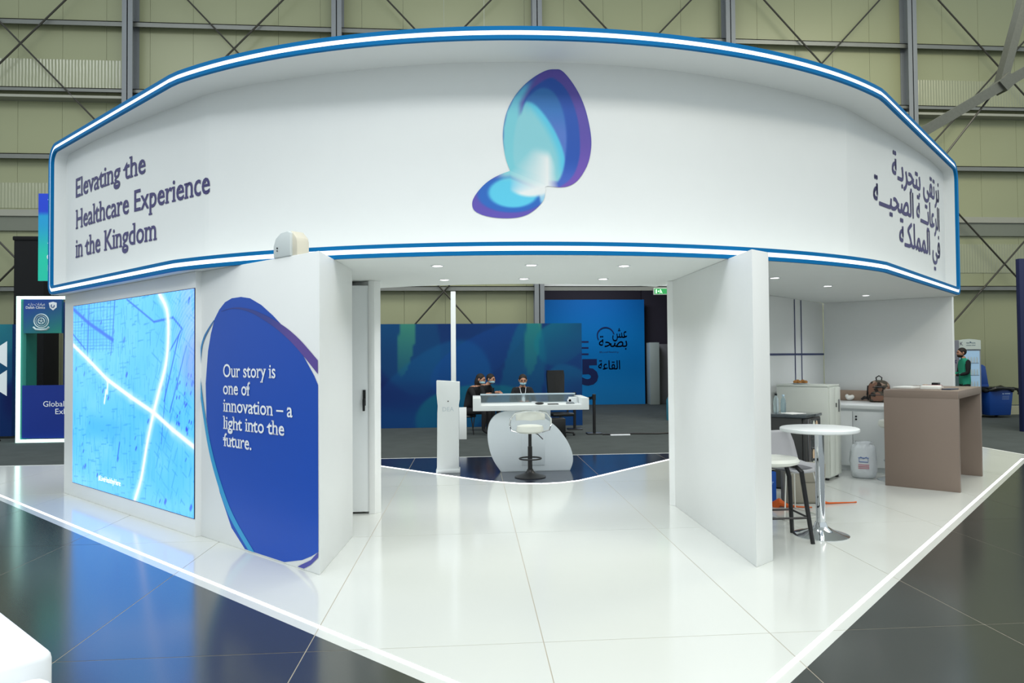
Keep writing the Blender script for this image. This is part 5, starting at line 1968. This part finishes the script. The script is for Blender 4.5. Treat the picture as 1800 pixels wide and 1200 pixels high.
MB().box(0, 0.56, 0, 0.05, 0, 1.92).build('board', mat('banner_grey', (128, 130, 140), 0.5, var=0.1), rb)
put_text('star_mark', '✱', lambda u_, v_: (0.42 + u_, -0.003, 1.33 + v_), 0.2, mat('mark_navy', (60, 50, 100), 0.5), rb, align='C')
MB().box(0.36, 0.55, -0.004, -0.001, 0.7, 1.05).build('label_patch', mat('patch_teal', (96, 120, 126), 0.5), rb)
MB().box(0.36, 0.56, -0.30, -0.02, 0.1, 0.75).build('carton', mat('patterned_box', (120, 118, 112), 0.6, var=0.4, scale=14), rb)

wbin = empty('wheelie_bin', (12.66, 13.30, -0.10), 0, label='blue wheeled bin with open lid and a black liner bag', cat='bin')
b = MB()
vs = []
for z, hx, hy in ((0.06, 0.275, 0.24), (0.72, 0.31, 0.30)):
    vs += [(-hx, -hy, z), (hx, -hy, z), (hx, hy, z), (-hx, hy, z)]
b.add(vs, [(3, 2, 1, 0), (4, 5, 6, 7)] + [(i, (i + 1) % 4, (i + 1) % 4 + 4, i + 4) for i in range(4)])
b.build('body', BINB, wbin, bevel=0.02)
b = MB()
vs = []
for i in range(21):
    a = 2 * PI * i / 20
    rr = 1 + 0.05 * math.sin(5 * a)
    vs.append((0.34 * rr * math.copysign(abs(math.cos(a)) ** 0.5, math.cos(a)), 0.33 * math.copysign(abs(math.sin(a)) ** 0.5, math.sin(a)), 0.70 + 0.03 * math.sin(3 * a)))
b.tube(vs, [0.045 + 0.018 * math.sin(i * 1.9) for i in range(21)], 8)
b.box(-0.33, 0.33, -0.28, 0.28, 0.70, 0.755)
b.tube([(0.36, -0.2, 0.72), (0.45, -0.26, 0.70), (0.47, -0.28, 0.62), (0.44, -0.28, 0.58)], [0.04, 0.035, 0.03, 0.02], 8)
b.build('liner_bag', BAG, wbin)
b = MB()
vs = [(-0.34, 0.30, 0.76), (0.06, 0.30, 0.76), (0.02, 0.42, 1.25), (-0.02, 0.44, 1.30), (-0.34, 0.44, 1.31), (-0.34, 0.30, 0.76)]
b.prism([(-0.34, 0.27), (0.10, 0.27), (0.10, 0.33), (-0.34, 0.33)], 0.74, 0.80)
b.add([(-0.34, 0.28, 0.78), (0.10, 0.28, 0.78), (0.04, 0.30, 1.26), (-0.04, 0.30, 1.31), (-0.34, 0.30, 1.31), (-0.34, 0.36, 0.78), (0.10, 0.36, 0.78), (0.04, 0.36, 1.26), (-0.04, 0.36, 1.31), (-0.34, 0.36, 1.31)],
      [(0, 1, 2, 3, 4), (9, 8, 7, 6, 5), (0, 5, 6, 1), (1, 6, 7, 2), (2, 7, 8, 3), (3, 8, 9, 4), (4, 9, 5, 0)])
b.build('lid', BINB, wbin, bevel=0.008)
for sx in (-1, 1):
    o = MB().lathe([(0.08, -0.02), (0.08, 0.02)], n=16).build('wheel', BLACK, wbin)
    o.rotation_euler = (0, PI / 2, 0)
    o.location = (sx * 0.24, 0.22, 0.08)
b = MB()
b.lathe([(0.022, 0), (0.022, 0.003)], n=14)
o = b.build('round_mark', mat('bin_ink', (170, 190, 225), 0.5), wbin)
o.rotation_euler = (PI / 2 - 0.1, 0, 0)
o.location = (0.04, -0.288, 0.60)
b = MB()
b.box(0.08, 0.22, -0.294, -0.285, 0.585, 0.612)
for k in range(3):
    b.box(0.02, 0.2, -0.288 + 0.004 * k, -0.276 + 0.004 * k, 0.53 - 0.035 * k, 0.537 - 0.035 * k)
b.build('print', mat('bin_ink_b', (150, 175, 215), 0.5), wbin)

STAND = {'pelvis': (0, 0, 0.94, (0.14, 0.115)), 'waist': (0, 0.0, 1.08, (0.135, 0.11)), 'chest': (0, 0.0, 1.30, (0.165, 0.12)), 'neckb': (0, -0.02, 1.46, (0.06, 0.06)), 'head': (0, -0.045, 1.55, (0.055, 0.055)),
         'shl': (-0.18, 0.0, 1.40, 0.065), 'ell': (-0.235, -0.03, 1.13, 0.05), 'wrl': (-0.12, -0.25, 1.08, 0.032),
         'shr': (0.18, 0.0, 1.40, 0.065), 'elr': (0.235, -0.03, 1.13, 0.05), 'wrr': (0.12, -0.25, 1.08, 0.032),
         'hpl': (-0.09, 0, 0.88, 0.095), 'knl': (-0.10, -0.01, 0.50, 0.068), 'anl': (-0.11, 0.02, 0.10, 0.045), 'tol': (-0.12, -0.12, 0.045, 0.04),
         'hpr': (0.09, 0, 0.88, 0.095), 'knr': (0.10, -0.01, 0.50, 0.068), 'anr': (0.11, 0.02, 0.10, 0.045), 'tor': (0.12, -0.12, 0.045, 0.04)}
BN2 = BN
p4 = person('person', (11.38, 12.55, -0.10), -1.78, 'bearded person in a green vest standing in front of the drinks fridge', STAND, BN2,
            lambda c: 2 if c.z > 1.49 else (1 if (c.z > 0.86 and abs(c.x) < 0.19 and c.y > -0.2) else 0), [BCLOTH, TEAL, SKIN])
head_extras(p4, (0, -0.055, 1.62), r=0.088, tilt=0.15, mask=False)
hand(p4, (-0.12, -0.25, 1.08), (0.9, -0.6, 0), 1)
hand(p4, (0.12, -0.25, 1.08), (-0.9, -0.6, 0), -1)
b = MB()
b.ell((0, -0.045, -0.065), (0.066, 0.072, 0.05), 12, 8)
o = b.build('beard', HAIR, p4)
o.location = (0, -0.055, 1.62)
o.rotation_euler = (0.15, 0, 0)

b = MB()
b.box(0, 2.6, 0, 0.10, 0, 3.52)
o = b.build('blue_partition', DARKNV, bevel=0.004)
o.location = (10.77, 10.0, -0.10)
tag(o, 'deep blue partition edge at the right border of the picture', 'partition')
b = MB()
b.box(-0.16, 0.16, -0.06, 0.06, 0, 0.05)
o = b.build('cable_ramp', BLACK, bevel=0.01)
o.location = (10.3, 11.0, -0.10)
tag(o, 'small black object on the carpet beyond the taupe counter', 'ramp')

# ------------------------------------------------------------ foreground sofa
sf = empty('sofa', (-1.66, -1.42, 0), -PI / 4, label='white leatherette sofa corner in the left foreground', cat='sofa')
# local x along (1,-1): towards the camera side; local y along (1,1)
b = MB()
b.box(-2.2, 0.0, -0.9, 0.0, 0.06, 0.60)
b.build('backrest', SOFA, sf, bevel=0.03, seg=4)
b = MB()
b.box(0.01, 0.66, -0.72, -0.02, 0.06, 0.545)
b.build('seat', SOFA, sf, bevel=0.05, seg=4)
for xx, yy in ((-2.1, -0.08), (-0.1, -0.08), (0.5, -0.12), (0.5, -0.6), (-0.1, -0.8), (-2.1, -0.8)):
    o = MB().lathe([(0.025, 0), (0.025, 0.065)], n=10).build('foot', BLKM, sf)
    o.location = (xx, yy, 0)
